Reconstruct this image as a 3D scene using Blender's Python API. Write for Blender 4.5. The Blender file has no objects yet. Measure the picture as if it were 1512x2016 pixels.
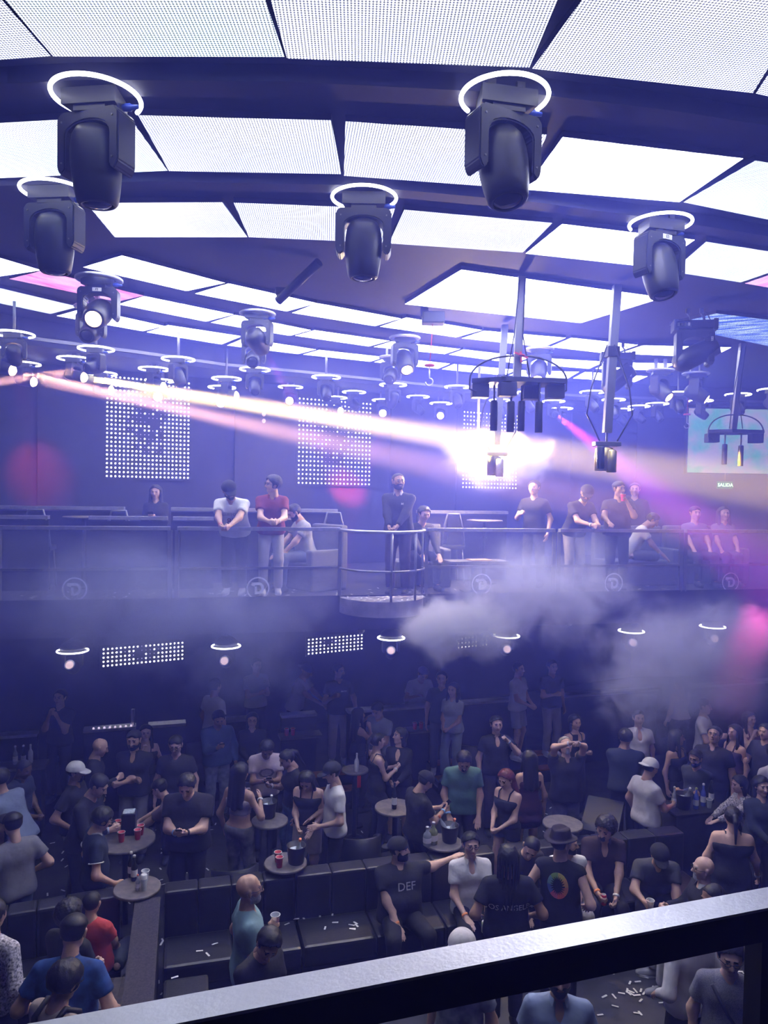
import bpy, bmesh, math, random
import numpy as np
from mathutils import Vector as V, Matrix

# ------------------------------------------------------------------ camera, world, exposure
sc = bpy.context.scene
COL = sc.collection
EYE, FPX = 5.2, 1456.0                       # eye height above the lower floor, focal length in photo pixels
_p, _r = math.atan(43 / FPX), math.radians(1.0)
_f = V((0, math.cos(_p), -math.sin(_p))); _u0 = V((0, math.sin(_p), math.cos(_p)))
_R = V((1, 0, 0)) * math.cos(_r) + _u0 * math.sin(_r)
_U = _u0 * math.cos(_r) - V((1, 0, 0)) * math.sin(_r)
cam = bpy.data.cameras.new('camera'); cam_o = bpy.data.objects.new('camera', cam); COL.objects.link(cam_o)
_m = Matrix((_R, _U, -_f)).transposed().to_4x4(); _m.translation = V((0, 0, EYE)); cam_o.matrix_world = _m
cam.sensor_fit = 'HORIZONTAL'; cam.sensor_width = 36; cam.lens = 36 * FPX / 1512; cam.clip_start = .02; cam.clip_end = 100
sc.camera = cam_o
sc.view_settings.view_transform = 'Standard'; sc.view_settings.look = 'None'
sc.view_settings.gamma = 1; sc.view_settings.use_curve_mapping = False
sc.view_settings.exposure = 0.68
wld = bpy.data.worlds.new('world'); sc.world = wld; wld.use_nodes = True
wld.node_tree.nodes['Background'].inputs[0].default_value = (0, 0, 0, 1)
wld.node_tree.nodes['Background'].inputs[1].default_value = 0
cy = sc.cycles
cy.use_denoising = True; cy.denoiser = 'OPENIMAGEDENOISE'
cy.max_bounces = 5; cy.diffuse_bounces = 2; cy.glossy_bounces = 2; cy.volume_bounces = 1; cy.transparent_max_bounces = 12
cy.volume_step_rate = 2; cy.volume_max_steps = 64
cy.sample_clamp_indirect = 4; cy.sample_clamp_direct = 0
cy.use_adaptive_sampling = True; cy.adaptive_threshold = .12; cy.adaptive_min_samples = 20
cy.caustics_reflective = False; cy.caustics_refractive = False

LED_GAIN = 2.8                                # brightness of the ceiling screens
HAZE_DENS = .056
CEIL, SOFF, BALC = EYE + 2.4, EYE + 2.05, 3.65

def ray(x, y): return _f + _R * ((x - 756) / FPX) + _U * ((1008 - y) / FPX)
def onz(x, y, z):                             # photo pixel -> point on a level plane
    d = ray(x, y); return V((0, 0, EYE)) + d * ((z - EYE) / d.z)
def aty(x, y, Y):                             # photo pixel -> point at a distance into the room
    d = ray(x, y); return V((0, 0, EYE)) + d * (Y / d.y)
def onplane(x, y, p, n):
    d = ray(x, y); o = V((0, 0, EYE)); return o + d * ((p - o).dot(n) / d.dot(n))

# ------------------------------------------------------------------ materials
_mats = {}
def mat(name, col=(.5, .5, .5), rough=.6, metal=0., noise=0., nscale=20., bump=0., bscale=60., emit=None, es=1., alpha=1., spec=.5, sample=True):
    if name in _mats: return _mats[name]
    m = bpy.data.materials.new(name); m.use_nodes = True; nt = m.node_tree; b = nt.nodes['Principled BSDF']; N = nt.nodes.new; L = nt.links.new
    b.inputs['Base Color'].default_value = (*col, 1); b.inputs['Roughness'].default_value = rough
    b.inputs['Metallic'].default_value = metal; b.inputs['Specular IOR Level'].default_value = spec
    if alpha < 1: b.inputs['Alpha'].default_value = alpha
    tc = None
    if noise or bump: tc = N('ShaderNodeTexCoord')
    if noise:
        t = N('ShaderNodeTexNoise'); t.inputs['Scale'].default_value = nscale; t.inputs['Detail'].default_value = 3
        r = N('ShaderNodeValToRGB'); e = r.color_ramp.elements
        e[0].position, e[1].position = .3, .7
        e[0].color = (*[max(0, c * (1 - noise)) for c in col], 1); e[1].color = (*[min(1, c * (1 + noise)) for c in col], 1)
        L(tc.outputs['Object'], t.inputs['Vector']); L(t.outputs[0], r.inputs[0]); L(r.outputs[0], b.inputs['Base Color'])
    if bump:
        t = N('ShaderNodeTexNoise'); t.inputs['Scale'].default_value = bscale; t.inputs['Detail'].default_value = 2
        k = N('ShaderNodeBump'); k.inputs['Strength'].default_value = bump; k.inputs['Distance'].default_value = .02
        L(tc.outputs['Object'], t.inputs['Vector']); L(t.outputs[0], k.inputs['Height']); L(k.outputs[0], b.inputs['Normal'])
    if emit:
        b.inputs['Emission Color'].default_value = (*emit, 1); b.inputs['Emission Strength'].default_value = es
        if not sample: m.cycles.emission_sampling = 'NONE'
    _mats[name] = m; return m

def led_mat(name, c1, c2, gain, scale=1.2, thr=(.35, .6), dots=.018, streak=1.0):
    """LED screen: square dot raster over soft moving picture content"""
    m = bpy.data.materials.new(name); m.use_nodes = True; nt = m.node_tree; nt.nodes.clear(); N = nt.nodes.new; L = nt.links.new
    out = N('ShaderNodeOutputMaterial'); em = N('ShaderNodeEmission'); tc = N('ShaderNodeTexCoord')
    t = N('ShaderNodeTexNoise'); t.inputs['Scale'].default_value = scale; t.inputs['Detail'].default_value = 5
    mp = N('ShaderNodeMapping'); mp.inputs['Scale'].default_value = (1, streak, 1)
    L(tc.outputs['Object'], mp.inputs[0]); L(mp.outputs[0], t.inputs['Vector'])
    r = N('ShaderNodeValToRGB'); e = r.color_ramp.elements; e[0].position, e[1].position = thr; e[0].color = (*c1, 1); e[1].color = (*c2, 1)
    L(t.outputs[0], r.inputs[0]); L(r.outputs[0], em.inputs[0])
    sx = N('ShaderNodeVectorMath'); sx.operation = 'SCALE'; sx.inputs['Scale'].default_value = 1 / dots
    fr = N('ShaderNodeVectorMath'); fr.operation = 'FRACTION'; sb = N('ShaderNodeVectorMath'); sb.operation = 'SUBTRACT'; sb.inputs[1].default_value = (.5, .5, 0)
    ms = N('ShaderNodeVectorMath'); ms.operation = 'MULTIPLY'; ms.inputs[1].default_value = (1, 1, 0)
    ln = N('ShaderNodeVectorMath'); ln.operation = 'LENGTH'
    mr = N('ShaderNodeMapRange'); mr.interpolation_type = 'SMOOTHSTEP'
    for k, v in ((1, .3), (2, .5), (3, gain), (4, gain * .05)): mr.inputs[k].default_value = v
    L(tc.outputs['Object'], sx.inputs[0]); L(sx.outputs[0], fr.inputs[0]); L(fr.outputs[0], sb.inputs[0]); L(sb.outputs[0], ms.inputs[0]); L(ms.outputs[0], ln.inputs[0])
    L(ln.outputs['Value'], mr.inputs[0]); L(mr.outputs[0], em.inputs[1]); L(em.outputs[0], out.inputs['Surface'])
    _mats[name] = m; return m

def vol_mat(name, col, dens, aniso=.3, noise=None, absn=0.):
    m = bpy.data.materials.new(name); m.use_nodes = True; nt = m.node_tree; nt.nodes.clear(); N = nt.nodes.new; L = nt.links.new
    out = N('ShaderNodeOutputMaterial'); s = N('ShaderNodeVolumeScatter'); s.inputs['Color'].default_value = (*col, 1)
    s.inputs['Density'].default_value = dens; s.inputs['Anisotropy'].default_value = aniso
    if absn:
        ab = N('ShaderNodeVolumeAbsorption'); ab.inputs['Color'].default_value = (*col, 1); ab.inputs['Density'].default_value = dens * absn
        ad_ = N('ShaderNodeAddShader'); L(s.outputs[0], ad_.inputs[0]); L(ab.outputs[0], ad_.inputs[1]); L(ad_.outputs[0], out.inputs['Volume'])
    else: L(s.outputs[0], out.inputs['Volume'])
    if noise:
        scale, seed, lo, hi = noise
        tc = N('ShaderNodeTexCoord'); g = N('ShaderNodeNewGeometry')
        t = N('ShaderNodeTexNoise'); t.inputs['Scale'].default_value = scale; t.inputs['Detail'].default_value = 5; t.inputs['Roughness'].default_value = .6; t.inputs['Distortion'].default_value = .5
        ad = N('ShaderNodeVectorMath'); ad.inputs[1].default_value = (seed * 7.3, seed * 3.1, seed)
        L(g.outputs['Position'], ad.inputs[0]); L(ad.outputs[0], t.inputs['Vector'])
        ln = N('ShaderNodeVectorMath'); ln.operation = 'LENGTH'; L(tc.outputs['Object'], ln.inputs[0])
        fo = N('ShaderNodeMapRange'); fo.interpolation_type = 'SMOOTHSTEP'
        for k, v in ((1, .15), (2, 1.0), (3, 1.), (4, 0.)): fo.inputs[k].default_value = v
        L(ln.outputs['Value'], fo.inputs[0])
        # the cloud edge is eaten by the noise: noise - (1 - falloff)
        sm = N('ShaderNodeMath'); sm.operation = 'MULTIPLY_ADD'; sm.inputs[1].default_value = .45; L(fo.outputs[0], sm.inputs[0]); L(t.outputs[0], sm.inputs[2])
        mr = N('ShaderNodeMapRange'); mr.interpolation_type = 'SMOOTHSTEP'
        for k, v in ((1, lo), (2, hi), (3, 0.), (4, dens)): mr.inputs[k].default_value = v
        L(sm.outputs[0], mr.inputs[0])
        mu = N('ShaderNodeMath'); mu.operation = 'MULTIPLY'; L(mr.outputs[0], mu.inputs[0]); L(fo.outputs[0], mu.inputs[1]); L(mu.outputs[0], s.inputs['Density'])
        if absn: m3 = N('ShaderNodeMath'); m3.operation = 'MULTIPLY'; m3.inputs[1].default_value = absn; L(mu.outputs[0], m3.inputs[0]); L(m3.outputs[0], ab.inputs['Density'])
    return m

M_BLACK = mat('matte_black', (.016, .016, .022), .55, noise=.3, nscale=6)
M_DARK = mat('dark_wall', (.03, .03, .045), .75, noise=.35, nscale=1.5)
M_CEIL = mat('ceiling_paint', (.022, .022, .04), .7, noise=.25, nscale=2)
M_FLOOR = mat('floor_concrete', (.035, .036, .048), .55, noise=.45, nscale=3, bump=.1, bscale=30)
M_PLAST = mat('black_plastic', (.02, .02, .026), .42, noise=.15, nscale=9)
M_STEEL = mat('brushed_steel', (.55, .56, .62), .38, .85, noise=.12, nscale=18, bump=.05, bscale=90)
M_GREYM = mat('grey_metal', (.2, .2, .24), .45, .7)
M_GOLD = mat('gold_metal', (.75, .6, .25), .3, .9)
M_RING = mat('ring_tube_lit', (.8, .8, .8), .5, emit=(.9, .9, 1), es=6, sample=False)
M_RINGOFF = mat('ring_tube_unlit', (.35, .36, .45), .4)
M_LENSD = mat('lens_dark', (.03, .03, .05), .12)
M_LENSW = mat('lens_lit_warm', (.5, .4, .3), .2, emit=(1, .62, .3), es=14, sample=False)
M_LENSP = mat('lens_lit_pink', (.5, .4, .3), .2, emit=(1, .75, .6), es=9, sample=False)
M_DOT = mat('led_dot', (.8, .8, .8), .5, emit=(.92, .9, 1), es=5, sample=False)
M_DOTD = mat('led_dot_dim', (.4, .4, .5), .5, emit=(.75, .6, .9), es=.7, sample=False)
M_LEATH = mat('black_leatherette', (.026, .027, .036), .36, noise=.15, nscale=8, bump=.12, bscale=45)
M_WOOD = mat('grey_wood', (.17, .15, .15), .5, noise=.25, nscale=14)
M_GLASS = mat('clear_glass', (.75, .8, 1), .03, alpha=.07)
M_RED = mat('red_plastic', (.62, .03, .03), .35); M_WHITE = mat('white_plastic', (.8, .8, .8), .4)
M_CLEAR = mat('clear_plastic', (.7, .75, .85), .1, alpha=.35)
M_CABLE = mat('cable_rubber', (.02, .02, .025), .5)
M_SCREENOFF = mat('phone_glass', (.01, .01, .015), .1)

# ------------------------------------------------------------------ mesh helpers
def link(name, me, parent=None, m=None, loc=None):
    o = bpy.data.objects.new(name, me); COL.objects.link(o)
    if m is not None and me is not None and not me.materials: me.materials.append(m)
    if parent is not None: o.parent = parent
    if loc is not None: o.location = loc
    return o
def tag(o, label=None, cat=None, group=None, kind=None):
    if label: o['label'] = label
    if cat: o['category'] = cat
    if group: o['group'] = group
    if kind: o['kind'] = kind
    return o
def empty(name, loc, label, cat, group=None, rz=0):
    o = bpy.data.objects.new(name, None); COL.objects.link(o); o.location = loc; o.rotation_euler = (0, 0, rz); o.empty_display_size = .1
    return tag(o, label, cat, group)
def raw(vs, fs, name='mesh', smooth=False):
    me = bpy.data.meshes.new(name); me.from_pydata([tuple(v) for v in vs], [], fs); me.update()
    if smooth: me.polygons.foreach_set('use_smooth', [True] * len(me.polygons))
    return me
class B:
    """collects boxes, tubes, lathes, prisms into one mesh"""
    def __init__(s): s.v = []; s.f = []; s.sm = []
    def add(s, vs, fs, smooth=False):
        o = len(s.v); s.v += [tuple(v) for v in vs]; s.f += [tuple(i + o for i in f) for f in fs]; s.sm += [smooth] * len(fs); return s
    def box(s, c, d, rz=0, bev=0.):
        c = V(c); x, y, z = d[0] / 2, d[1] / 2, d[2] / 2
        if bev:
            bm = bmesh.new(); bmesh.ops.create_cube(bm, size=1); bmesh.ops.scale(bm, vec=V(d), verts=bm.verts)
            bmesh.ops.bevel(bm, geom=list(bm.edges), offset=bev, segments=2, affect='EDGES', profile=.6)
            q = Matrix.Rotation(rz, 3, 'Z'); bm.verts.index_update()
            s.add([q @ v.co + c for v in bm.verts], [[v.index for v in f.verts] for f in bm.faces]); bm.free(); return s
        q = Matrix.Rotation(rz, 3, 'Z')
        vs = [q @ V((i, j, k)) + c for k in (-z, z) for j in (-y, y) for i in (-x, x)]
        return s.add(vs, [(0, 2, 3, 1), (4, 5, 7, 6), (0, 1, 5, 4), (2, 6, 7, 3), (0, 4, 6, 2), (1, 3, 7, 5)])
    def bar(s, a, b, w, h, up=V((0, 0, 1))):
        a, b = V(a), V(b); t = (b - a).normalized(); r = t.cross(up)
        if r.length < 1e-4: r = t.cross(V((0, 1, 0)))
        r.normalize(); n = r.cross(t); vs = [p + r * (i * w / 2) + n * (k * h / 2) for p in (a, b) for k in (-1, 1) for i in (-1, 1)]
        return s.add(vs, [(0, 1, 3, 2), (4, 6, 7, 5), (0, 4, 5, 1), (2, 3, 7, 6), (0, 2, 6, 4), (1, 5, 7, 3)])
    def tube(s, pts, r, n=8, closed=False):
        pts = [V(p) for p in pts]; k = len(pts); rr = r if isinstance(r, (list, tuple)) else [r] * k; vs = []; nx = None
        for i, p in enumerate(pts):
            a = pts[(i - 1) % k] if closed or i else p; b = pts[(i + 1) % k] if closed or i < k - 1 else p
            t = (b - a).normalized()
            if nx is None: nx = t.cross(V((0, 0, 1)) if abs(t.z) < .9 else V((1, 0, 0))).normalized()
            nx = (nx - t * nx.dot(t)).normalized(); ny = t.cross(nx)
            vs += [p + (nx * math.cos(2 * math.pi * j / n) + ny * math.sin(2 * math.pi * j / n)) * rr[i] for j in range(n)]
        fs = [(i * n + j, i * n + (j + 1) % n, ((i + 1) % k) * n + (j + 1) % n, ((i + 1) % k) * n + j) for i in range(k if closed else k - 1) for j in range(n)]
        s.add(vs, fs, True)
        if not closed: o = len(s.v) - len(vs); s.f += [tuple(o + j for j in range(n))[::-1], tuple(o + (k - 1) * n + j for j in range(n))]; s.sm += [False] * 2
        return s
    def lathe(s, prof, n=20, c=(0, 0, 0), ax='z', cap=True):
        c = V(c); vs = []
        for (r, h) in prof:
            for j in range(n):
                a = 2 * math.pi * j / n; p = (r * math.cos(a), r * math.sin(a), h)
                vs.append(c + V(p if ax == 'z' else (p[0], p[2], p[1]) if ax == 'y' else (p[2], p[0], p[1])))
        k = len(prof); fs = [(i * n + j, i * n + (j + 1) % n, (i + 1) * n + (j + 1) % n, (i + 1) * n + j) for i in range(k - 1) for j in range(n)]
        if ax == 'y': fs = [f[::-1] for f in fs]
        s.add(vs, fs, True)
        if cap: o = len(s.v) - len(vs); s.f += [tuple(o + j for j in range(n))[::-1], tuple(o + (k - 1) * n + j for j in range(n))]; s.sm += [False] * 2
        return s
    def prism(s, poly, z0, z1):
        n = len(poly); vs = [(*p[:2], z0) for p in poly] + [(*p[:2], z1) for p in poly]
        return s.add(vs, [tuple(range(n))[::-1], tuple(range(n, 2 * n))] + [(i, (i + 1) % n, (i + 1) % n + n, i + n) for i in range(n)])
    def torus(s, R, r, c=(0, 0, 0), n=40, m=8, a0=0, a1=360):
        c = V(c); full = a1 - a0 >= 360; k = n if full else n + 1
        return s.tube([c + V((R * math.cos(math.radians(a0 + (a1 - a0) * i / n)), R * math.sin(math.radians(a0 + (a1 - a0) * i / n)), 0)) for i in range(k)], r, m, closed=full)
    def mesh(s, name='mesh'):
        me = bpy.data.meshes.new(name); me.from_pydata(s.v, [], s.f); me.update(); me.polygons.foreach_set('use_smooth', s.sm); return me
    def build(s, name, m, parent=None, loc=None): return link(name, s.mesh(name), parent, m, loc)
def struct(o): o['kind'] = 'structure'; return o

# ------------------------------------------------------------------ setting
rnd = random.Random(7)
def n2(a): return V((math.cos(math.radians(a)), math.sin(math.radians(a)), 0))
W_DIR = n2(29); W_P = V((-4.3, 13.5, 0)); W_N = V((-W_DIR.y, W_DIR.x, 0))          # far wall line
E_DIR = V((.974, .227, 0)).normalized(); E_P = V((-5.0, 9.64, 0)); E_N = V((-E_DIR.y, E_DIR.x, 0))  # balcony front edge
floor = struct(B().box((2, 10, -.1), (34, 34, .2)).build('floor', M_FLOOR))
def wall_box(p, q, z0, z1, th=.2):
    p, q = V(p), V(q); d = (q - p).normalized(); n = V((-d.y, d.x, 0)); b = B()
    return b.prism([p, q, q + n * th, p + n * th], z0, z1)
WA, WB = W_P - W_DIR * 9, W_P + W_DIR * 12.5
wall_b = struct(wall_box(WA, WB, 0, CEIL + .3).build('wall_back', M_DARK))
wall_r = struct(wall_box(WB + W_DIR * .02, WB + V((9, .8, 0)), 0, CEIL + .3).build('wall_right', M_DARK))
wall_l = struct(wall_box((-12.5, -6, 0), WA - W_DIR * .15, 0, CEIL + .3).build('wall_left', M_DARK))
for i in range(11):                                                                  # tall acoustic panels on the far wall
    t = -6.2 + i * 1.72
    if i in (4, 6, 9): continue
    B().box(W_P + W_DIR * t - W_N * .025 + V((0, 0, 5.6)), (1.62, .05, 3.2), math.radians(29)).build('wall_panel', M_BLACK, wall_b)
ceil = struct(B().box((2, 10, CEIL + .15), (34, 34, .2)).build('ceiling', M_CEIL))

# LED screens of the ceiling: each one placed by its corners on the ceiling plane
led_mat('led_white', (.62, .68, .95), (.76, .78, 1.0), LED_GAIN, 1.0)
led_mat('led_full', (.7, .73, 1.0), (.78, .8, 1.0), LED_GAIN * 5.6, 2.5, (.25, .5), dots=.012)
led_mat('led_tint', (.6, .78, .92), (.76, .78, 1.0), LED_GAIN, 1.6, (.4, .62), streak=.35)
led_mat('led_pink', (.75, .12, .45), (.9, .45, .95), LED_GAIN * .9, 6, (.35, .6), streak=.3)
led_mat('led_blue', (.03, .1, .75), (.55, .7, 1.0), LED_GAIN * .7, 9, (.4, .68), streak=.25)
PAN = [
 ('w', (-220, -200), (-170, -200), (100, 111), (-70, 123)), ('t', (-160, -200), (455, -200), (560, 112), (105, 111)),
 ('w', (478, -200), (1180, -200), (1042, 133), (565, 115)), ('w', (1290, -200), (1720, -200), (1482, 183), (1048, 135)),
 ('w', (1740, -200), (1760, 60), (1720, 235), (1488, 184)),
 ('t', (-120, 249), (253, 228), (330, 336), (-120, 356)), ('w', (272, 227), (652, 237), (672, 343), (333, 337)),
 ('w', (680, 239), (1077, 265), (1030, 372), (677, 346)), ('f', (1108, 270), (1463, 312), (1337, 398), (1033, 373)),
 ('t', (1487, 316), (1640, 344), (1580, 446), (1345, 398)),
 ('w', (170, 400), (438, 398), (487, 467), (226, 467)), ('w', (460, 399), (778, 411), (752, 478), (490, 467)),
 ('w', (796, 413), (1088, 439), (1029, 497), (766, 479)), ('f', (1107, 441), (1368, 472), (1290, 527), (1035, 499)),
 ('t', (1390, 476), (1600, 508), (1458, 556), (1322, 535)), ('p', (1604, 511), (1640, 520), (1590, 580), (1466, 558)),
 ('w', (1790, 75), (2250, 200), (2080, 345), (1745, 243)), ('w', (1665, 350), (1960, 420), (1850, 500), (1605, 452)), ('t', (1625, 514), (1850, 560), (1760, 610), (1600, 582)),
 ('f', (908, 531), (1306, 586), (1143, 636), (797, 599)), ('b', (1318, 640), (1410, 617), (1640, 645), (1600, 700)),
 ('f', (-60, 490), (81, 532), (-20, 547), (-120, 532)), ('p', (18, 549), (83, 533), (283, 582), (230, 594)),
 ('t', (-90, 546), (155, 604), (99, 618), (-120, 572)), ('f', (112, 622), (165, 607), (324, 642), (281, 652)),
 ('f', (289, 654), (331, 640), (476, 662), (436, 678)),
 ('f', (164, 526), (240, 503), (443, 557), (367, 573)), ('f', (384, 578), (450, 558), (624, 597), (564, 613)),
 ('f', (575, 616), (625, 597), (789, 627), (738, 642)), ('f', (748, 643), (800, 625), (949, 650), (898, 664)),
 ('f', (909, 666), (953, 651), (1114, 665), (1070, 683)), ('f', (1083, 683), (1125, 665), (1256, 679), (1205, 697)),
 ('f', (1218, 696), (1266, 680), (1440, 684), (1400, 704)),
 ('f', (233, 599), (284, 583), (460, 619), (405, 633)), ('f', (415, 635), (463, 620), (612, 650), (571, 661)),
 ('f', (581, 661), (619, 650), (767, 671), (726, 682)), ('f', (736, 683), (771, 672), (906, 687), (875, 697)),
 ('f', (884, 698), (912, 688), (1046, 703), (1012, 715)), ('f', (1022, 715), (1054, 704), (1190, 712), (1160, 726)),
 ('f', (1172, 726), (1202, 713), (1330, 716), (1300, 729)),
 ('f', (447, 680), (480, 666), (622, 688), (587, 697)), ('f', (597, 698), (628, 689), (757, 703), (729, 712)),
 ('f', (737, 713), (765, 703), (886, 716), (862, 726)), ('f', (870, 727), (893, 717), (1018, 728), (992, 739)),
 ('f', (1002, 739), (1026, 729), (1140, 732), (1118, 745)), ('f', (1128, 745), (1152, 732), (1275, 741), (1250, 752)),
]
PM = {'w': 'led_white', 'f': 'led_full', 't': 'led_tint', 'p': 'led_pink', 'b': 'led_blue'}
M_TRIM = mat('screen_edge', (.01, .01, .015), .5)
for k, *q in PAN:
    q = list(q); off_ = all(x > 1512 for x, y in q)
    for i_, j_ in ((0, 3), (1, 2)):                                  # the first ring is cut by the frame: give it the depth of the second ring
        if q[i_][1] == -200: f_ = 100 / (200 + q[j_][1]); q[i_] = (q[i_][0] + (q[j_][0] - q[i_][0]) * f_, -100)
    pts = [onz(x, y, CEIL) for x, y in q]; c = sum(pts, V()) / 4
    e = (pts[2] - pts[3]); a = math.atan2(e.y, e.x); iq = Matrix.Rotation(-a, 3, 'Z')
    lp = [iq @ (p - c) for p in pts]
    me = B().prism([(p.x, p.y) for p in lp], 0, .045).mesh('led_screen'); me.materials.append(_mats[PM[k]]); me.materials.append(M_TRIM)
    for p_ in me.polygons: p_.material_index = 0 if p_.normal.z < -.9 or p_.normal.z > .9 and p_.center.z < .02 else 1
    o = link('led_screen_offscreen' if off_ else 'led_screen', me, ceil, loc=c); o.rotation_euler = (0, 0, a)
# dark ribs that carry the moving lights between the screen rings
def rib(pts, w, h, name='ceiling_rib'):
    p = [onz(x, y, CEIL - .01) for x, y in pts]; b = B()
    L = []; R = []
    for i in range(len(p)):
        t = (p[min(i + 1, len(p) - 1)] - p[max(i - 1, 0)]).normalized(); n = V((-t.y, t.x, 0)); L.append(p[i] + n * w / 2); R.append(p[i] - n * w / 2)
    for i in range(len(p) - 1):
        q = [R[i], R[i + 1], L[i + 1], L[i]]; b.prism(q, CEIL - h, CEIL + .06)
    return b.build(name, M_CEIL, ceil)
rib([(-60, 172), (180, 160), (560, 163), (1050, 188), (1300, 218), (1560, 258)], .18, .05)
rib([(-60, 366), (300, 355), (680, 362), (1050, 396), (1300, 430), (1560, 472)], .16, .05)
# lower soffit over the far balcony, just beyond the last ring of screens
SE = [onz(x, y, CEIL) for x, y in ((-420, 560), (-60, 618), (60, 640), (290, 672), (450, 697), (600, 712), (870, 742), (1130, 761), (1270, 766), (1420, 772), (1700, 778))]
SE = [V((p.x, p.y - .35, 0)) for p in SE]
poly = [(p.x, p.y) for p in SE] + [(19, 26), (-12.3, 26), (-12.3, SE[0].y)]
soff = struct(B().prism(poly, SOFF, CEIL + .04).build('ceiling_soffit', M_CEIL)); soff.name = 'ceiling_soffit'
b = B()
for i in range(len(SE) - 1): b.bar(SE[i] + V((0, -.02, SOFF + .1)), SE[i + 1] + V((0, -.02, SOFF + .1)), .03, .05)
b.build('soffit_rail', M_GREYM, soff)

# ------------------------------------------------------------------ balcony opposite
def eb(px): # point of the balcony front edge straight under a photo column
    d = ray(px, 1180); n = E_N; t = (E_P - V((0, 0, 0))).dot(n) / V((d.x, d.y, 0)).dot(n); return V((d.x * t, d.y * t, 0))
ES, EE = E_P - E_DIR * 7, E_P + E_DIR * 15
bal = struct(B().prism([ES, EE, EE + E_N * 9.5, ES + E_N * 7.2], 3.22, BALC).build('floor_balcony', M_DARK))
B().prism([ES - E_N * .03, EE - E_N * .03, EE, ES], 3.16, BALC + .02).build('fascia', M_BLACK, bal)
pc = eb(750); PR = .62
arc = [pc + E_DIR * (PR * math.cos(math.pi + math.pi * i / 24)) + E_N * (PR * math.sin(math.pi + math.pi * i / 24)) for i in range(25)]
M_POD = mat('podium_floor', (.22, .2, .25), .5, noise=.3, nscale=5)
B().prism(arc, BALC - .22, BALC).build('podium', M_POD, bal)
RAILZ = 4.65
rail = empty('balcony_railing', eb(300) + V((0, 0, BALC)), 'steel and glass balcony railing along the far gallery above the lower room', 'railing')
def to_rail(o): o.matrix_parent_inverse = Matrix.Translation(-rail.location); return o
def seg(px0, px1, glass=True):
    a, b_ = eb(px0), eb(px1)
    to_rail(B().bar(a + V((0, 0, RAILZ - .025)), b_ + V((0, 0, RAILZ - .025)), .09, .05).build('top_rail', M_STEEL, rail))
    to_rail(B().bar(a + V((0, 0, BALC + .42)), b_ + V((0, 0, BALC + .42)), .03, .035).build('middle_rail', M_GREYM, rail))
    for q in (a, b_): to_rail(B().bar(q + V((0, 0, BALC)), q + V((0, 0, RAILZ - .05)), .05, .06, up=V((0, 1, 0))).build('post', M_GREYM, rail))
    if glass:
        t = (b_ - a).normalized()
        to_rail(B().bar(a + t * .05 + V((0, 0, BALC + .5)) - E_N * 0, b_ - t * .05 + V((0, 0, BALC + .5)), .012, .9).build('glass_pane', M_GLASS, rail))
for s_ in ((-330, -8), (-2, 334), (348, 668), (838, 1088), (1098, 1338), (1346, 1640)): seg(*s_)
b = B().tube([p + V((0, 0, RAILZ - .03)) for p in arc], .022, 8); to_rail(b.build('podium_top_rail', M_STEEL, rail))
b = B().tube([p + V((0, 0, BALC + .42)) for p in arc], .016, 8); to_rail(b.build('podium_middle_rail', M_GREYM, rail))
for i in (0, 12, 17, 24): to_rail(B().tube([arc[i] + V((0, 0, BALC)), arc[i] + V((0, 0, RAILZ - .03))], .018, 8).build('podium_post', M_GREYM, rail))
# the round D emblem on each pane
M_ETCH = mat('etched_white', (.7, .72, .9), .6, alpha=.8)
def emblem(px, py, r=.16):
    pt = onplane(px, py, E_P - E_N * .015, E_N); b = B()
    def P2(x, z): return pt + E_DIR * x + V((0, 0, z)) - E_N * .004
    def strip(o, i, closed=True):
        n = len(o); vs = [P2(*p) for p in o] + [P2(*p) for p in i]
        b.add(vs, [(k, (k + 1) % n, (k + 1) % n + n, k + n) for k in range(n if closed else n - 1)])
    cs = lambda R, n=36: [(R * math.cos(2 * math.pi * k / n), R * math.sin(2 * math.pi * k / n)) for k in range(n)]
    strip(cs(r), cs(r * .88)); q = r * .52
    o = [(-q * .55, -q)] + [(q * .1 + q * .9 * math.cos(t), q * math.sin(t)) for t in [math.radians(-90 + 15 * k) for k in range(13)]] + [(-q * 1.1, q), (-q * 1.2, q * .55)]
    i = [(-q * .15, -q * .55)] + [(q * .1 + q * .45 * math.cos(t), q * .55 * math.sin(t)) for t in [math.radians(-90 + 15 * k) for k in range(13)]] + [(-q * .5, q * .55), (-q * .6, q * .3)]
    strip(o, i, False); b.add([P2(-q * .55, -q), P2(-q * .15, -q * .55), P2(-q * .15, q * .3), P2(-q * .55, q * .3)], [(0, 1, 2, 3)])
    to_rail(b.build('round_emblem', M_ETCH, rail))
for e_ in ((147, 1160), (508, 1158), (948, 1150), (1208, 1148), (1438, 1146)): emblem(*e_)
# second and third rows of rails and ledges on the balcony
def ledge_row(n_off, z, spans, nm, lab):
    root = empty(nm, eb(300) + E_N * n_off + V((0, 0, BALC)), lab, 'ledge')
    for a_, b_ in spans:
        a, c = eb(a_) + E_N * n_off, eb(b_) + E_N * n_off
        iv = Matrix.Translation(-root.location)
        for o in (B().bar(a + V((0, 0, z)), c + V((0, 0, z)), .16, .05).build('ledge_top', M_STEEL, root), B().bar(a + V((0, 0, (BALC + z) / 2 - .02)), c + V((0, 0, (BALC + z) / 2 - .02)), .04, z - BALC - .05).build('ledge_panel', M_BLACK, root)): o.matrix_parent_inverse = iv
ledge_row(1.05, 4.72, ((-200, 62), (150, 320), (332, 420)), 'balcony_ledge', 'steel topped drink ledge in the middle of the gallery behind the glass')
ledge_row(1.75, 4.84, ((-160, 215), (322, 700), (880, 1080)), 'balcony_ledge', 'steel topped drink ledge at the back of the gallery, under the dot screens')

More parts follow.
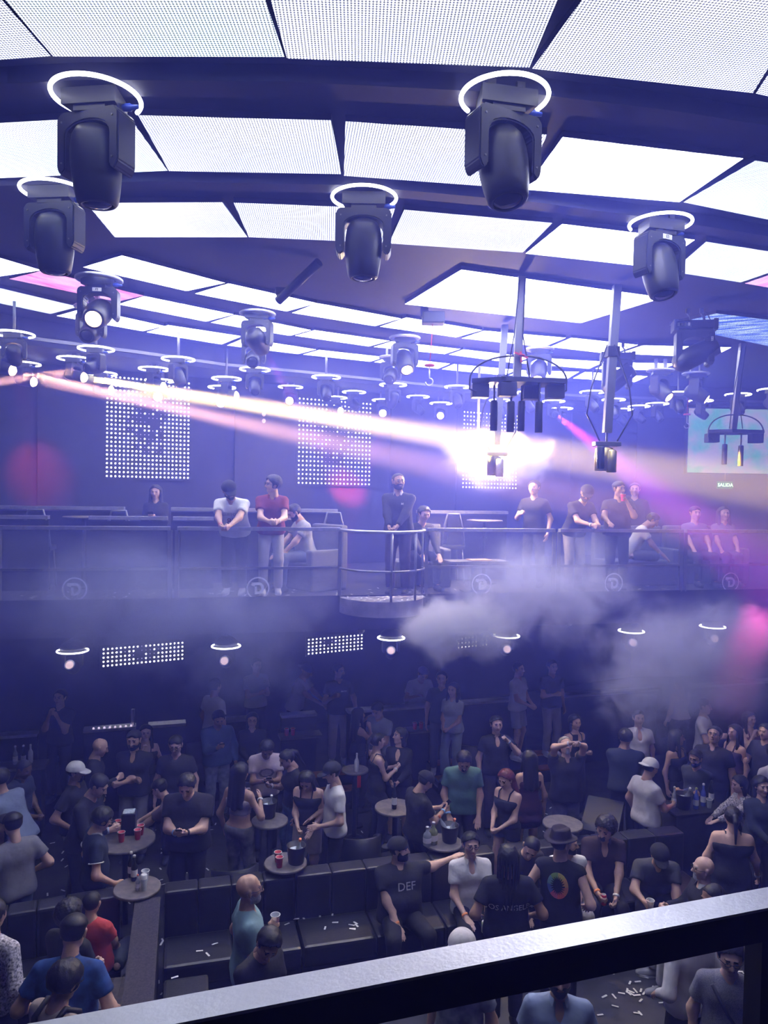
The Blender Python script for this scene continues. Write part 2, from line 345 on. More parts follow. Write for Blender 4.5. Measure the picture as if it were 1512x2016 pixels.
# ------------------------------------------------------------------ lower level: tier, parapet, steps
T_A, T_B = onz(165, 1437, 1.35), onz(845, 1388, 1.35)
T_A.z = T_B.z = 0; T_DIR = (T_B - T_A).normalized(); T_N = V((-T_DIR.y, T_DIR.x, 0)); TIER = .35
def tp(px): d = ray(px, 1400); t = T_A.dot(T_N) / V((d.x, d.y, 0)).dot(T_N); return V((d.x * t, d.y * t, 0))
tier = struct(B().prism([T_A - T_DIR * 6, T_A + T_DIR * 16, T_A + T_DIR * 16 + T_N * 8, T_A - T_DIR * 6 + T_N * 3], 0, TIER).build('floor_tier', M_FLOOR))
M_STEP = mat('step_tread_amber', (.42, .17, .07), .5, noise=.3, nscale=12)
def steps(px):
    c = tp(px)
    for k, (z, dn) in enumerate(((.35, -.17), (.2, -.5))):
        B().bar(c + T_N * dn - T_DIR * .33 + V((0, 0, z / 2)), c + T_N * dn + T_DIR * .33 + V((0, 0, z / 2)), .32, z).build('step', M_BLACK, tier)
        B().bar(c + T_N * (dn - .02) - T_DIR * .3 + V((0, 0, z + .01)), c + T_N * (dn - .02) + T_DIR * .3 + V((0, 0, z + .01)), .22, .02).build('step_tread', M_STEP, tier)
steps(650); steps(873); steps(1062)
def parapet(p0, p1, lab, z=1.35):
    a, b_ = tp(p0), tp(p1); root = empty('parapet', (a + b_) / 2, lab, 'parapet', 'low parapet sections with steel ledges along the raised tier'); iv = Matrix.Translation(-root.location)
    for o in (B().bar(a + V((0, 0, z)), b_ + V((0, 0, z)), .2, .045).build('ledge', M_STEEL, root), B().bar(a + V((0, 0, z / 2)), b_ + V((0, 0, z / 2)), .08, z - .05).build('panel', M_BLACK, root)): o.matrix_parent_inverse = iv
for a, c, w_ in ((-200, 75, 'beside the navy polo and the bending man'), (165, 268, 'behind the bald man and the crossed arms'), (292, 366, 'behind the man with the orange armband'), (440, 487, 'right behind the blue sweatshirt'), (553, 622, 'above the niche with red cups'), (683, 845, 'under the hand of the bending man'), (905, 1035, 'below the grey shorts'), (1085, 1290, 'behind the man filming with a phone'), (1330, 1560, 'behind the smoky crowd by the cloth table')): parapet(a, c, 'black parapet with steel ledge, ' + w_)

# ------------------------------------------------------------------ text helper
_txt = {}
def text_mesh(s, size=1.0, bold=0.0, extrude=0.0):
    key = (s, size, bold, extrude)
    if key in _txt: return _txt[key]
    cu = bpy.data.curves.new('text', 'FONT'); cu.body = s; cu.size = size; cu.align_x = 'CENTER'; cu.align_y = 'CENTER'; cu.offset = bold; cu.extrude = extrude; cu.resolution_u = 2
    o = bpy.data.objects.new('text', cu); COL.objects.link(o); dg = bpy.context.evaluated_depsgraph_get(); dg.update()
    me = bpy.data.meshes.new_from_object(o.evaluated_get(dg)); bpy.data.objects.remove(o); bpy.data.curves.remove(cu); _txt[key] = me; return me
def text_obj(name, s, size, m, parent, mw, bold=0.0):
    me = text_mesh(s, size, bold).copy(); me.materials.clear(); me.materials.append(m); o = link(name, me, parent); o.matrix_local = mw; return o

# ------------------------------------------------------------------ moving-head lights
def yoke_mesh(w, h, t, dep, bridge):
    """U-shaped yoke seen from the front: top bridge with arched underside and two arms, extruded in depth"""
    w2 = w / 2; o = [(-w2 + .03, 0), (w2 - .03, 0), (w2, -.035), (w2, -h + .05), (w2 - .02, -h + .01), (w2 - t * .5, -h), (w2 - t, -h + .03), (w2 - t, -bridge - .09)]
    o += [((w2 - t) * math.cos(math.radians(a)), -bridge - .09 + .075 * math.sin(math.radians(a))) for a in range(20, 180, 20)]
    o += [(-w2 + t, -bridge - .09), (-w2 + t, -h + .03), (-w2 + t * .5, -h), (-w2 + .02, -h + .01), (-w2, -h + .05), (-w2, -.035)]
    bm = bmesh.new(); vs = [bm.verts.new((x, -dep / 2, z)) for x, z in o]; f = bm.faces.new(vs)
    r = bmesh.ops.extrude_face_region(bm, geom=[f]); bmesh.ops.translate(bm, vec=(0, dep, 0), verts=[v for v in r['geom'] if isinstance(v, bmesh.types.BMVert)])
    bmesh.ops.recalc_face_normals(bm, faces=bm.faces); bmesh.ops.bevel(bm, geom=list(bm.edges), offset=.009, segments=2, affect='EDGES')
    me = bpy.data.meshes.new('yoke'); bm.to_mesh(me); bm.free(); return me
HEAD_P = [(.0, -.21), (.06, -.205), (.1, -.185), (.125, -.14), (.136, -.07), (.138, 0), (.134, .08), (.125, .16), (.112, .235), (.1, .25), (.094, .25), (.09, .238)]
big = dict(yoke=yoke_mesh(.44, .37, .066, .17, .05), base=B().prism([(-.17, -.1), (.17, -.1), (.13, .13), (-.13, .13)], -.115, -.02).box((0, .0, -.13), (.2, .17, .04)).mesh('base'),
           clamp=B().box((-.09, .03, -.005), (.05, .1, .04)).box((.09, .03, -.005), (.05, .1, .04)).mesh('clamp'),
           plug=B().lathe([(.014, -.05), (.022, -.045), (.024, 0), (.016, .01), (.012, .05)], 10, (.2, .03, -.09), 'x').mesh('plug'),
           head=B().lathe([(r_ * 1.07, z_) for r_, z_ in HEAD_P], 28).mesh('head'), lens=B().lathe([(.0, .268), (.05, .262), (.088, .246), (.09, .238)], 24, cap=False).mesh('lens'),
           bezel=B().torus(.097, .009, (0, 0, .246), 28, 6).mesh('bezel'), ring=B().torus(.255, .0135, (0, 0, -.035), 40, 8, 128, 412).mesh('ring'),
           plate=B().lathe([(.25, -.02), (.262, -.03), (.262, -.045), (.25, -.055), (.19, -.055), (.185, -.03), (.25, -.02)], 36, cap=False).mesh('top_plate'),
           bolt=B().lathe([(.006, -.09), (.006, .09)], 8, (0, 0, 0), 'y').mesh('bolt'), tail=B().box((0, 0, -.16), (.12, .12, .02), bev=.004).mesh('vent'))
sml = dict(ring=B().torus(.36, .02, (0, 0, -.03), 40, 8, 140, 430).mesh('ring'))
M_PLUG = mat('blue_connector', (.05, .1, .6), .35); M_BEZ = mat('red_bezel', (.4, .06, .06), .35)
M_TAG = mat('tag_paper', (.75, .75, .78), .6); M_INK = mat('ink_black', (.01, .01, .012), .6)
BULB = B().lathe([(.0, .13), (.05, .12), (.095, .085), (.12, .03), (.12, 0)], 18, cap=False).mesh('lens'); BULB.materials.append(M_LENSW)
def beam(parent, loc, to, col, power, ang, blend=.5):
    l = bpy.data.lights.new('beam', 'SPOT'); l.energy = power; l.color = col; l.spot_size = math.radians(ang); l.spot_blend = 1.0; l.shadow_soft_size = .05
    o = bpy.data.objects.new('beam', l); COL.objects.link(o); o.location = loc; o.rotation_euler = (V(to) - V(loc)).to_track_quat('-Z', 'Y').to_euler()
    o.parent = parent; o.matrix_parent_inverse = parent.matrix_basis.inverted() if parent else Matrix(); return o
def head_light(px, py, zr, s, pan, tilt, lab, group, lens='d', ring='big', lit=True, top=None, note=None, to=None, ringrot=0, ray_=None):
    """moving head hung under the ceiling: px, py = photo pixel of its ring"""
    pr = onz(px, py, zr); top = CEIL if top is None else top
    root = empty('moving_head_light', pr + V((0, 0, .06 * s)), lab, 'stage light', group, math.radians(ringrot)); root.scale = (s,) * 3
    drop = (top - root.location.z) / s
    for b in ([B().box((sx * .09, 0, drop / 2), (.05, .07, drop + .02)) for sx in (-1, 1)] if drop < .5 else [B().tube([(0, 0, -.02), (0, 0, drop)], .028, 8)]): b.build('mount', M_GREYM, root)
    link('base', big['base'], root, M_PLAST)
    link('plug', big['plug'], root, M_PLUG)
    if ring == 'big': link('ring', big['ring'], root, M_RING)
    elif ring == 'small': link('ring', sml['ring'], root, M_RING)
    else: link('top_plate', big['plate'], root, M_RINGOFF)
    yk = link('yoke', big['yoke'], root, M_PLAST, (0, 0, -.14)); yk.rotation_euler = (0, 0, math.radians(pan))
    hd = link('head', big['head'], root, M_PLAST, (0, 0, -.42))
    if to is not None:
        d = (Matrix.Rotation(-math.radians(ringrot), 3, 'Z') @ (V(to) - pr)).normalized(); hd.rotation_euler = d.to_track_quat('Z', 'X').to_euler()
        yk.rotation_euler = (0, 0, math.atan2(d.y, d.x) - math.pi / 2)
    else: hd.rotation_euler = (math.radians(180 + tilt), 0, math.radians(pan))
    link('bezel', big['bezel'], hd, M_BEZ if lens in 'wp' else M_PLAST)
    le = link('lens', big['lens'].copy() if lens in 'wp' else big['lens'], hd); le.data.materials.clear(); le.data.materials.append({'d': M_LENSD, 'w': M_LENSW, 'p': M_LENSP}[lens])
    if lens == 'w' and ring == 'small': le.data = BULB; le.location.z = .2
    link('vent', big['tail'], hd, M_GREYM)
    for sx in (-1, 1):
        for z in (-.06, -.3): link('bolt', big['bolt'], yk, M_GREYM, (sx * .18, 0, z))
    if note:
        t = B().box((0, -.0865, -.032), (.1, .003, .04)).build('tag', M_TAG, yk)
        text_obj('tag_text', note, .034, M_INK, t, Matrix.Translation((0, -.0885, -.032)) @ Matrix.Rotation(math.pi / 2, 4, 'X'), .0006)
    if ray_:                                           # this lamp's own beam, leaving the lens
        c, w, ang = ray_; pv = root.location + V((0, 0, -.42 * s)); d = (V(to) - pr).normalized(); beam(None, pv + d * (.36 * s), pv + d * 5, c, w, ang)
    return root
G1 = 'large moving heads under glowing white rings'; G2 = 'moving heads under round dark plates'; G3 = 'small moving heads in wide white light rings under the soffit'
ZB = EYE + 2.3
head_light(190, 200, ZB, 1, -10, 4, 'large black moving head with glowing ring, hanging straight down on the first ceiling rib', G1, ringrot=-8)
head_light(993, 200, ZB, 1, 14, -14, 'large black moving head with glowing ring, its head tipped aside, on the first ceiling rib', G1, ringrot=12)
head_light(108, 384, ZB, 1, -4, 2, 'black moving head with glowing ring beside the end of the third screen row', G1, ringrot=-6)
head_light(717, 396, ZB, 1, 0, 0, 'black moving head with glowing ring hanging straight down on the second ceiling rib', G1)
head_light(1300, 446, ZB, 1, 10, -16, 'black moving head with glowing ring and a handwritten E3 tag', G1, note='E3', ringrot=14)
head_light(195, 554, ZB + .02, 1, 6, -62, 'moving head with a handwritten F5 tag and a warm lit lens', G2, 'w', 'off', note='F5')
head_light(507, 621, ZB + .02, .93, 12, -58, 'moving head with a pink glowing lens under a dark round plate', G2, 'p', 'off', to=aty(650, 870, 14.0), ray_=((1, .05, .25), 22000, 9))
head_light(797, 668, ZB + .02, .92, 14, -44, 'moving head with a dull orange lens beside the hoist hook', G2, 'w', 'off')
head_light(1062, 690, ZB + .02, .9, -18, -40, 'moving head under a dark round plate half hidden behind the hanging tube rig', G2, 'w', 'off')
head_light(1300, 732, EYE + 2.18, .92, 40, -52, 'grey moving head with a bright round lens beside the arm fixture', G2, 'w', 'off')
head_light(1370, 738, EYE + 2.18, .92, 60, -58, 'moving head with a bright lens peeping out behind the large arm fixture', G2, 'w', 'off')
head_light(180, 608, EYE + 2.2, .8, 4, -65, 'moving head with a dark red lens right behind the F5 tagged one', G2, 'd', 'off')
head_light(500, 668, EYE + 2.22, .8, 4, -65, 'moving head with a dark lens below the pink glowing one', G2, 'd', 'off')
head_light(770, 706, EYE + 2.22, .8, -10, -60, 'moving head with a dark lens tucked beside the one by the hoist hook', G2, 'd', 'off')
ZS = EYE + 1.95
SM = [(28, 661, 'd'), (48, 719, 'w'), (4, 692, 'w'), (189, 690, 'd'), (146, 709, 'w'), (200, 738, 'w'), (351, 710, 'd'), (303, 729, 'w'), (314, 752, 'w'), (446, 748, 'w'), (437, 765, 'w'),
      (502, 730, 'd'), (1107, 806, 'd'), (572, 764, 'w'), (642, 745, 'd'), (697, 774, 'd'), (660, 785, 'w'), (774, 760, 'd'), (823, 783, 'd'), (755, 790, 'w'), (900, 764, 'd'), (868, 796, 'w'),
      (1166, 774, 'd'), (1208, 789, 'd'), (1258, 802, 'd'), (1225, 808, 'd'), (1335, 776, 'd'), (1380, 791, 'd'), (1294, 797, 'd'), (1453, 779, 'd'), (1520, 770, 'd'), (1040, 775, 'd'), (985, 790, 'd'), (1090, 792, 'd')]
YE, OR, PK, RD = (1, .58, .04), (1, .42, .08), (1, .06, .28), (1, .03, .08)
RAYS = {(146, 709): ((880, 868), 10.6, YE, 2200000, 4.4), (4, 692): ((870, 930), 10.2, OR, 700000, 4.6), (200, 738): ((900, 862), 12.0, YE, 800000, 3.4), (303, 729): ((885, 880), 11.6, OR, 300000, 4), (446, 748): ((1075, 890), 12.4, OR, 200000, 4), (189, 690): ((-80, 772), 9.0, OR, 450000, 3.4),
        (48, 719): ((840, 912), 11.2, OR, 350000, 3.4), (660, 785): ((1180, 880), 11.0, RD, 14000, 3.5), (1090, 792): ((1300, 985), 10.2, PK, 80000, 6), (28, 661): ((75, 930), 12.4, RD, 900, 24), (774, 760): ((700, 1005), 14.8, PK, 16000, 9), (351, 710): ((535, 1160), 10.3, RD, 9000, 2.2)}
def where(x):
    for e_, t_ in ((110, 'beside the F5 tagged light'), (290, 'above the reading woman'), (400, 'past the reading woman'), (540, 'below the pink glowing light'), (680, 'before the pink-cast dot screen'), (790, 'by the light beside the hoist hook'), (950, 'between the hoist hook and the tube rig'), (1130, 'behind the four-tube rig'), (1240, 'behind the gold lamp post'), (1345, 'beside the gold lamp post')):
        if x < e_: return t_
    return 'above the video screen'
def under_soffit(p):
    for i in range(len(SE) - 1):
        if SE[i].x <= p.x <= SE[i + 1].x: t = (p.x - SE[i].x) / (SE[i + 1].x - SE[i].x); return p.y > SE[i].y + t * (SE[i + 1].y - SE[i].y)
    return True
for i, (x, y, k) in enumerate(SM):
    zs = ZS if (x, y) != (446, 748) else EYE + 1.86
    while (W_P - onz(x, y, zs)).dot(W_N) < .28: zs -= .02
    p = onz(x, y, zs); tp_ = SOFF if under_soffit(p) else CEIL
    to = V((p.x * .3 - 1.0, 0, EYE - 1.5)) if k == 'w' else V((p.x + 2.5 - (i % 3), p.y - 2.2, ZS - 2.6))
    RY = None
    if (x, y) in RAYS: (ex, ey), ed, c_, w_, an_ = RAYS[(x, y)]; to = onplane(ex, ey, W_P, W_N) + V((0, 0, .25)) if ed == 0 else aty(ex, ey, ed) + (V((0, 0, .3)) if an_ > 2.3 else V()); RY = (c_, w_, an_)
    head_light(x, y, zs, .68 if p.y < 14 else .64, (i * 37) % 50 - 25, -55, 'small ring light, ' + ('lit lens, ' if k == 'w' else 'dark lens, ') + ('near row, ' if p.y < 12.6 else 'far row, ') + where(x), G3, k, 'small', top=tp_, to=to, ray_=RY)
# ------------------------------------------------------------------ large arm fixtures (long boxes on hooks)
def arm_fixture(px, py, s, tilt, pan, lab):
    top = onz(px, py, CEIL); root = empty('arm_spotlight', top, lab, 'stage light', 'large arm fixtures on hooks', math.radians(pan)); root.scale = (s,) * 3
    for sx in (-.09, .09):
        B().tube([(sx, 0, 0), (sx, 0, -.07), (sx + .03, 0, -.11), (sx + .04, 0, -.17)], .016, 8).box((sx, 0, -.03), (.05, .05, .07)).build('hook', M_GREYM, root)
    bs = B().box((0, 0, -.24), (.56, .27, .12), bev=.02).box((-.26, 0, -.24), (.06, .29, .15), bev=.01).box((.26, 0, -.24), (.06, .29, .15), bev=.01).build('base', M_PLAST, root)
    d = B().box((-.16, -.14, -.24), (.2, .01, .085)).build('display', M_SCREENOFF, bs)
    for k in range(4): B().box((-.23 + k * .045, -.147, -.24), (.03, .006, .045 if k != 1 else .03)).build('display_key', M_TAG if k == 3 else M_GREYM, bs)
    yk = link('yoke', yoke_mesh(.5, .5, .09, .24, .08), root, M_PLAST, (0, 0, -.31))
    for sx in (-1, 1): B().box((sx * .215, -.125, -.25), (.07, .02, .4), bev=.006).build('arm_cover', M_BLACK, yk)
    text_obj('arm_text', 'BSW 380', .05, M_TAG, yk, Matrix.Translation((.215, -.137, -.2)) @ Matrix.Rotation(math.pi / 2, 4, 'X') @ Matrix.Rotation(math.pi / 2, 4, 'Z'), .0008)
    hd = B().lathe([(0, -.3), (.07, -.29), (.13, -.24), (.155, -.12), (.155, .05), (.145, .2), (.135, .3), (.12, .33), (.1, .325)], 10).build('head', M_PLAST, root); hd.location = (0, -.02, -.66)
    hd.rotation_euler = (math.radians(tilt), 0, math.radians(90)); B().box((.02, .0, .26), (.27, .29, .12), bev=.03).build('head_hood', M_PLAST, hd)
    B().lathe([(0, .31), (.1, .328), (.1, .3)], 20, cap=False).build('lens', M_LENSD, hd)
    B().tube([(.15, .1, -.02), (.2, .1, -.08), (.23, .08, -.16)], .008, 6).build('cable', M_CABLE, root)
arm_fixture(1368, 608, .92, 62, -12, 'large black arm fixture hanging from two hooks beside the blue ceiling screen')
arm_fixture(1216, 676, .9, 50, -10, 'large black arm fixture half hidden behind the hanging post of the gold lamp')

# ------------------------------------------------------------------ hanging posts with rigs
def rot_post(top, bot, w): return B().bar(top, bot, w, w, up=V((0, 1, 0)))
def cable_arc(a, c, sag, n=12):
    a, c = V(a), V(c); return [a.lerp(c, k / n) + V((0, 0, sag * math.sin(math.pi * k / n))) for k in range(n + 1)]
def tube_rig(top_px, plate_px, w, ntube, lab, s=1.0):
    top = onz(*top_px, CEIL); pl = aty(*plate_px, top.y); root = empty('tube_rig', top, lab, 'stage rig', 'hanging tube rigs'); iv = Matrix.Translation(-top)
    def ad(b, n, m): o = b.build(n, m, root); o.matrix_parent_inverse = iv; return o
    ad(rot_post(top, pl, .085 * s), 'post', M_GREYM); h = w / 2
    po = [(pl.x - h, pl.y - .08 * s), (pl.x - h * .3, pl.y - .26 * s), (pl.x + h, pl.y - .18 * s), (pl.x + h, pl.y + .1 * s), (pl.x + h * .3, pl.y + .3 * s), (pl.x - h * .6, pl.y + .28 * s)]
    ad(B().prism(po, pl.z - .03, pl.z + .02), 'plate', M_BLACK)
    for k, (ox, oy) in enumerate(((-.8, 0), (-.25, -.16), (.35, .08), (.82, -.05))):
        if ntube == 2 and k in (1, 2): continue
        ad(B().box((pl.x + ox * h, pl.y + oy * s, pl.z - .11 * s), (.19 * s, .17 * s, .15 * s), bev=.01), 'box', M_BLACK)
    for k in range(ntube):
        x = pl.x + (-.38 + .76 * (k + .5) / ntube if ntube > 2 else (-.12 + .24 * k)) * w * .8; y = pl.y + (-.12 if k % 2 else .1) * s; z = pl.z - .2 * s - (.03 if k % 2 else 0)
        ad(B().tube([(x, y, pl.z - .03), (x, y, z)], .012, 6), 'tube_stem', M_GREYM)
        ad(B().lathe([(.038 * s, -.17 * s), (.042 * s, -.165 * s), (.042 * s, .15 * s), (.035 * s, .17 * s)], 16, (x, y, z - .17 * s)), 'tube', M_PLAST)
    for sg in (-1, 1): ad(B().tube(cable_arc((pl.x + sg * h * 1.0, pl.y - .1 * s, pl.z - .12 * s), (pl.x, pl.y - .05, pl.z + .22 * s), .0), .0) if 0 else B().tube([(pl.x + sg * h * (.1 + .95 * math.sin(t)), pl.y - .1 * s, pl.z + .27 * s * math.cos(t) - .0) for t in [k * math.pi / 2 / 9 for k in range(10)]] + [(pl.x + sg * h * 1.05, pl.y - .1 * s, pl.z - .1 * s), (pl.x + sg * h * .9, pl.y - .1 * s, pl.z - .13 * s)], .011 * s, 7), 'cable', M_CABLE)
    for sg in (-1, 1): ad(B().tube([top + V((.03 * sg, -.05, -.05)), V((pl.x + .05 * sg, pl.y - .06, pl.z + .5)), V((pl.x + .25 * sg * h, pl.y - .1, pl.z + .04))], .007, 6), 'thin_cable', M_CABLE)
    if ntube > 2:
        ad(B().torus(.03, .009, (pl.x + .03, pl.y - .1, pl.z + .28), 10, 5).bar((pl.x - .05, pl.y - .1, pl.z + .31), (pl.x + .1, pl.y - .1, pl.z + .25), .02, .02).bar((pl.x + .02, pl.y - .1, pl.z + .32), (pl.x + .03, pl.y - .1, pl.z + .2), .02, .02), 'red_ribbon', M_RED)
tube_rig((1027, 545), (1017, 752), 1.02, 4, 'hanging post with a black plate, four black tubes, cables and a red ribbon')
tube_rig((1462, 676), (1443, 850), .82, 2, 'hanging post with a black plate and two tubes in front of the wall screen', .95)
def lamp_post(top_px, bot_px, lab, gold):
    top = onz(*top_px, CEIL); bt = aty(*bot_px, top.y); root = empty('hanging_lamp_post', top, lab, 'stage light', 'hanging posts with small twin lamps'); iv = Matrix.Translation(-top)
    def ad(b, n, m): o = b.build(n, m, root); o.matrix_parent_inverse = iv; return o
    ad(rot_post(top, bt, .09), 'post', M_GREYM); x, y, z = bt
    ad(B().tube([bt, (x, y, z - .1)], .012, 6), 'chain', M_GREYM); ad(B().box((x, y, z - .13), (.3, .14, .05), bev=.006), 'bracket', M_GREYM)
    ad(B().lathe([(.1, -.2), (.105, -.05), (.1, .06), (.06, .08)], 18, (x - .03, y, z - .24)), 'yoke_shell', M_GOLD if gold else M_PLAST)
    ad(B().lathe([(.05, -.14), (.056, -.13), (.056, .1), (.04, .12)], 16, (x + .03, y - .1, z - .32)), 'lamp_tube', M_GOLD if gold else M_STEEL)
    ad(B().lathe([(.045, -.14), (.05, -.13), (.05, .1), (.04, .12)], 16, (x - .08, y - .06, z - .28)), 'lamp_tube', M_PLAST)
    for sg in (-1, 1): ad(B().tube([(x + sg * .04, y - .06, z + 1.0), (x + sg * .22, y - .08, z + .5), (x + sg * .26, y - .08, z + .2), (x + sg * .1, y - .06, z - .1)], .009, 6), 'cable', M_CABLE)
    ad(B().box((bt.lerp(top, .55)), (.14, .13, .12), bev=.01), 'clamp', M_BLACK)
lamp_post((1215, 562), (1195, 852), 'hanging post ending in a small gold lamp with looping cables', True)
lamp_post((994, 640), (978, 876), 'hanging post ending in a small dark twin lamp before the bright flash', False)
# chain hoists
def hoist(px, py, hx, hy, lab, box=True):
    top = onz(px, py, CEIL); root = empty('chain_hoist', top, lab, 'hoist', 'chain hoists with red hook blocks'); iv = Matrix.Translation(-top); hk = aty(hx, hy, top.y)
    def ad(b, n, m): o = b.build(n, m, root); o.matrix_parent_inverse = iv; return o
    if box: ad(B().box(top + V((0, 0, -.1)), (.3, .2, .16), bev=.02).box(top + V((-.12, 0, -.03)), (.1, .12, .12)), 'motor', M_BLACK)
    ad(B().tube([top + V((0, 0, -.1)), hk + V((0, 0, .2))], .006, 6), 'chain', M_RED)
    ad(B().lathe([(.06, -.015), (.075, 0), (.06, .015)], 14, hk + V((0, 0, .22))), 'hook_block', M_RED)
    ad(B().tube([hk + V((0, 0, .2)), hk + V((0, 0, .1))] + [hk + V((.05 * math.sin(t), 0, .05 * math.cos(t))) for t in [math.radians(a) for a in range(0, 300, 30)]], .011, 6), 'hook', M_STEEL)
hoist(853, 612, 845, 752, 'black chain hoist with a red cord and steel hook below the large centre screen')
hoist(1358, 735, 1352, 838, 'thin red cord with a steel hook beside the wall screen', False)
# dark pipe tilted under the ceiling
tl = aty(548, 592, 8.3); t2 = onz(628, 520, CEIL - .02); r_ = empty('tilted_pipe', t2, 'dark pipe hanging at a tilt from the ceiling', 'pipe'); iv = Matrix.Translation(-t2)
o = B().tube([t2 + V((0, 0, .02)), tl], .05, 10).build('pipe', M_BLACK, r_); o.matrix_parent_inverse = iv
o = B().box(tl + V((.05, 0, .1)), (.16, .1, .08), bev=.01).build('bracket', M_PLAST, r_); o.matrix_parent_inverse = iv

# ------------------------------------------------------------------ dot screens on the far wall
def dot_screen(x0, x1, y0, y1, cols, rows, lab, grp, lower=False, mask=None):
    pl = W_P - W_N * .06; A = onplane(x0, (y0 + y1) / 2, pl, W_N); C = onplane(x1, (y0 + y1) / 2, pl, W_N)
    xm = (x0 + x1) / 2; zt = onplane(xm, y0, pl, W_N).z; zb = onplane(xm, y1, pl, W_N).z
    root = empty('dot_screen', V((A.x, A.y, zb)), lab, 'screen', grp); iv = Matrix.Translation(-root.location); w = (C - A).xy.length
    c = (A + C) / 2; c.z = (zt + zb) / 2
    o = B().box(c + W_N * .025, (w + .12, .04, zt - zb + .12), math.radians(29)).build('backing', M_BLACK, root); o.matrix_parent_inverse = iv
    bl, bd = B(), B(); R = .0165
    for i in range(cols):
        for j in range(rows):
            m_ = mask(i / (cols - 1), j / max(1, rows - 1)) if mask else 1
            if m_ == 0: continue
            p = A + W_DIR * (w * i / (cols - 1)); p.z = zb + (zt - zb) * j / max(1, rows - 1); r = R * (1 if m_ == 1 else .6)
            vs = [p - W_N * .02] + [p + W_DIR * (r * math.cos(k * math.pi / 4)) + V((0, 0, r * math.sin(k * math.pi / 4))) for k in range(8)]
            (bl if m_ == 1 else bd).add(vs, [(0, 1 + (k + 1) % 8, 1 + k) for k in range(8)])
    for b_, m_, nm in ((bl, M_DOT, 'dots'), (bd, M_DOTD, 'dim_dots')):
        if b_.v: o = b_.build(nm, m_, root); o.matrix_parent_inverse = iv; o['kind'] = 'stuff'
def mk(seed, core):
    r = random.Random(seed)
    def f(u, v):
        d = ((u - core[0]) / core[2]) ** 2 + ((v - core[1]) / core[3]) ** 2
        return 1 if d + r.random() * 1.3 > 1.05 else 2 if d + r.random() * .8 > .4 else 0
    return f
GD = 'white dot screens on the far wall'
dot_screen(211, 371, 748, 939, 21, 24, 'tall screen of white dots above the gallery woman reading her phone', GD, mask=mk(1, (.52, .6, .3, .42)))
dot_screen(589, 728, 790, 952, 20, 20, 'tall screen of white dots with a pink cast on the middle of the far wall', GD, mask=mk(2, (.5, .55, .28, .35)))
dot_screen(913, 1017, 815, 960, 18, 20, 'tall screen of white dots behind the smoke flash', GD, mask=mk(3, (.3, .75, .3, .3)))
dot_screen(1492, 1600, 862, 975, 18, 20, 'faint screen of dots at the end of the far wall', GD, mask=lambda u, v: 2)
dot_screen(204, 359, 1272, 1304, 20, 5, 'short band of white dots on the lower wall beside the round wall lamp', GD, mask=mk(5, (.45, .6, .25, .5)))
dot_screen(608, 712, 1255, 1282, 15, 5, 'short band of white dots on the lower wall under the round podium', GD, mask=mk(6, (.4, .7, .2, .4)))
dot_screen(903, 958, 1247, 1272, 9, 4, 'small band of white dots on the lower wall inside the smoke', GD, mask=mk(7, (.8, .5, .12, .9)))

# screen with moving picture and exit sign on the right
led_mat('picture_screen', (.22, .8, .7), (.8, .72, .95), 9, 2.2, (.38, .58), dots=.01, streak=.4)
sp = aty(1353, 930, 16.5); sp2 = aty(1700, 930, 16.5); zt = aty(1500, 806, 16.5).z
root = empty('wall_screen', (sp + sp2) / 2, 'large video screen with pale green and lilac picture hung on the wall', 'screen'); iv = Matrix.Translation(-root.location)
o = B().box(((sp.x + sp2.x) / 2, 16.58, (sp.z + zt) / 2), (sp2.x - sp.x + .06, .12, zt - sp.z + .06), bev=.01).build('frame', M_BLACK, root); o.matrix_parent_inverse = iv
o = link('picture', raw([(sp.x, 16.51, sp.z), (sp2.x, 16.51, sp.z), (sp2.x, 16.51, zt), (sp.x, 16.51, zt)], [(0, 1, 2, 3)]), root); o.data.materials.append(_mats['picture_screen']); o.matrix_parent_inverse = iv
for x in (sp.x + .5, sp2.x - .8): o = B().bar((x, 16.62, zt), (x, 16.62, SOFF), .05, .05, up=V((0, 1, 0))).build('hanger', M_GREYM, root); o.matrix_parent_inverse = iv
M_EXITB = mat('exit_panel', (.01, .12, .06), .4, emit=(.02, .35, .15), es=.25, sample=False); M_EXIT = mat('exit_letters', (.3, 1, .6), .4, emit=(.35, 1, .62), es=2.2, sample=False)
ep = aty(1428, 955, 16.5); root = empty('exit_sign', ep, 'small green SALIDA exit sign under the video screen', 'sign')
B().box((0, .03, 0), (.34, .05, .17), bev=.008).build('panel', M_EXITB, root); B().bar((0, .03, .08), (0, .03, 1.0), .02, .02, up=V((0, 1, 0))).build('hanger', M_GREYM, root)
text_obj('letters', 'SALIDA', .105, M_EXIT, root, Matrix.Translation((0, -.002, 0)) @ Matrix.Rotation(math.pi / 2, 4, 'X'), .002)

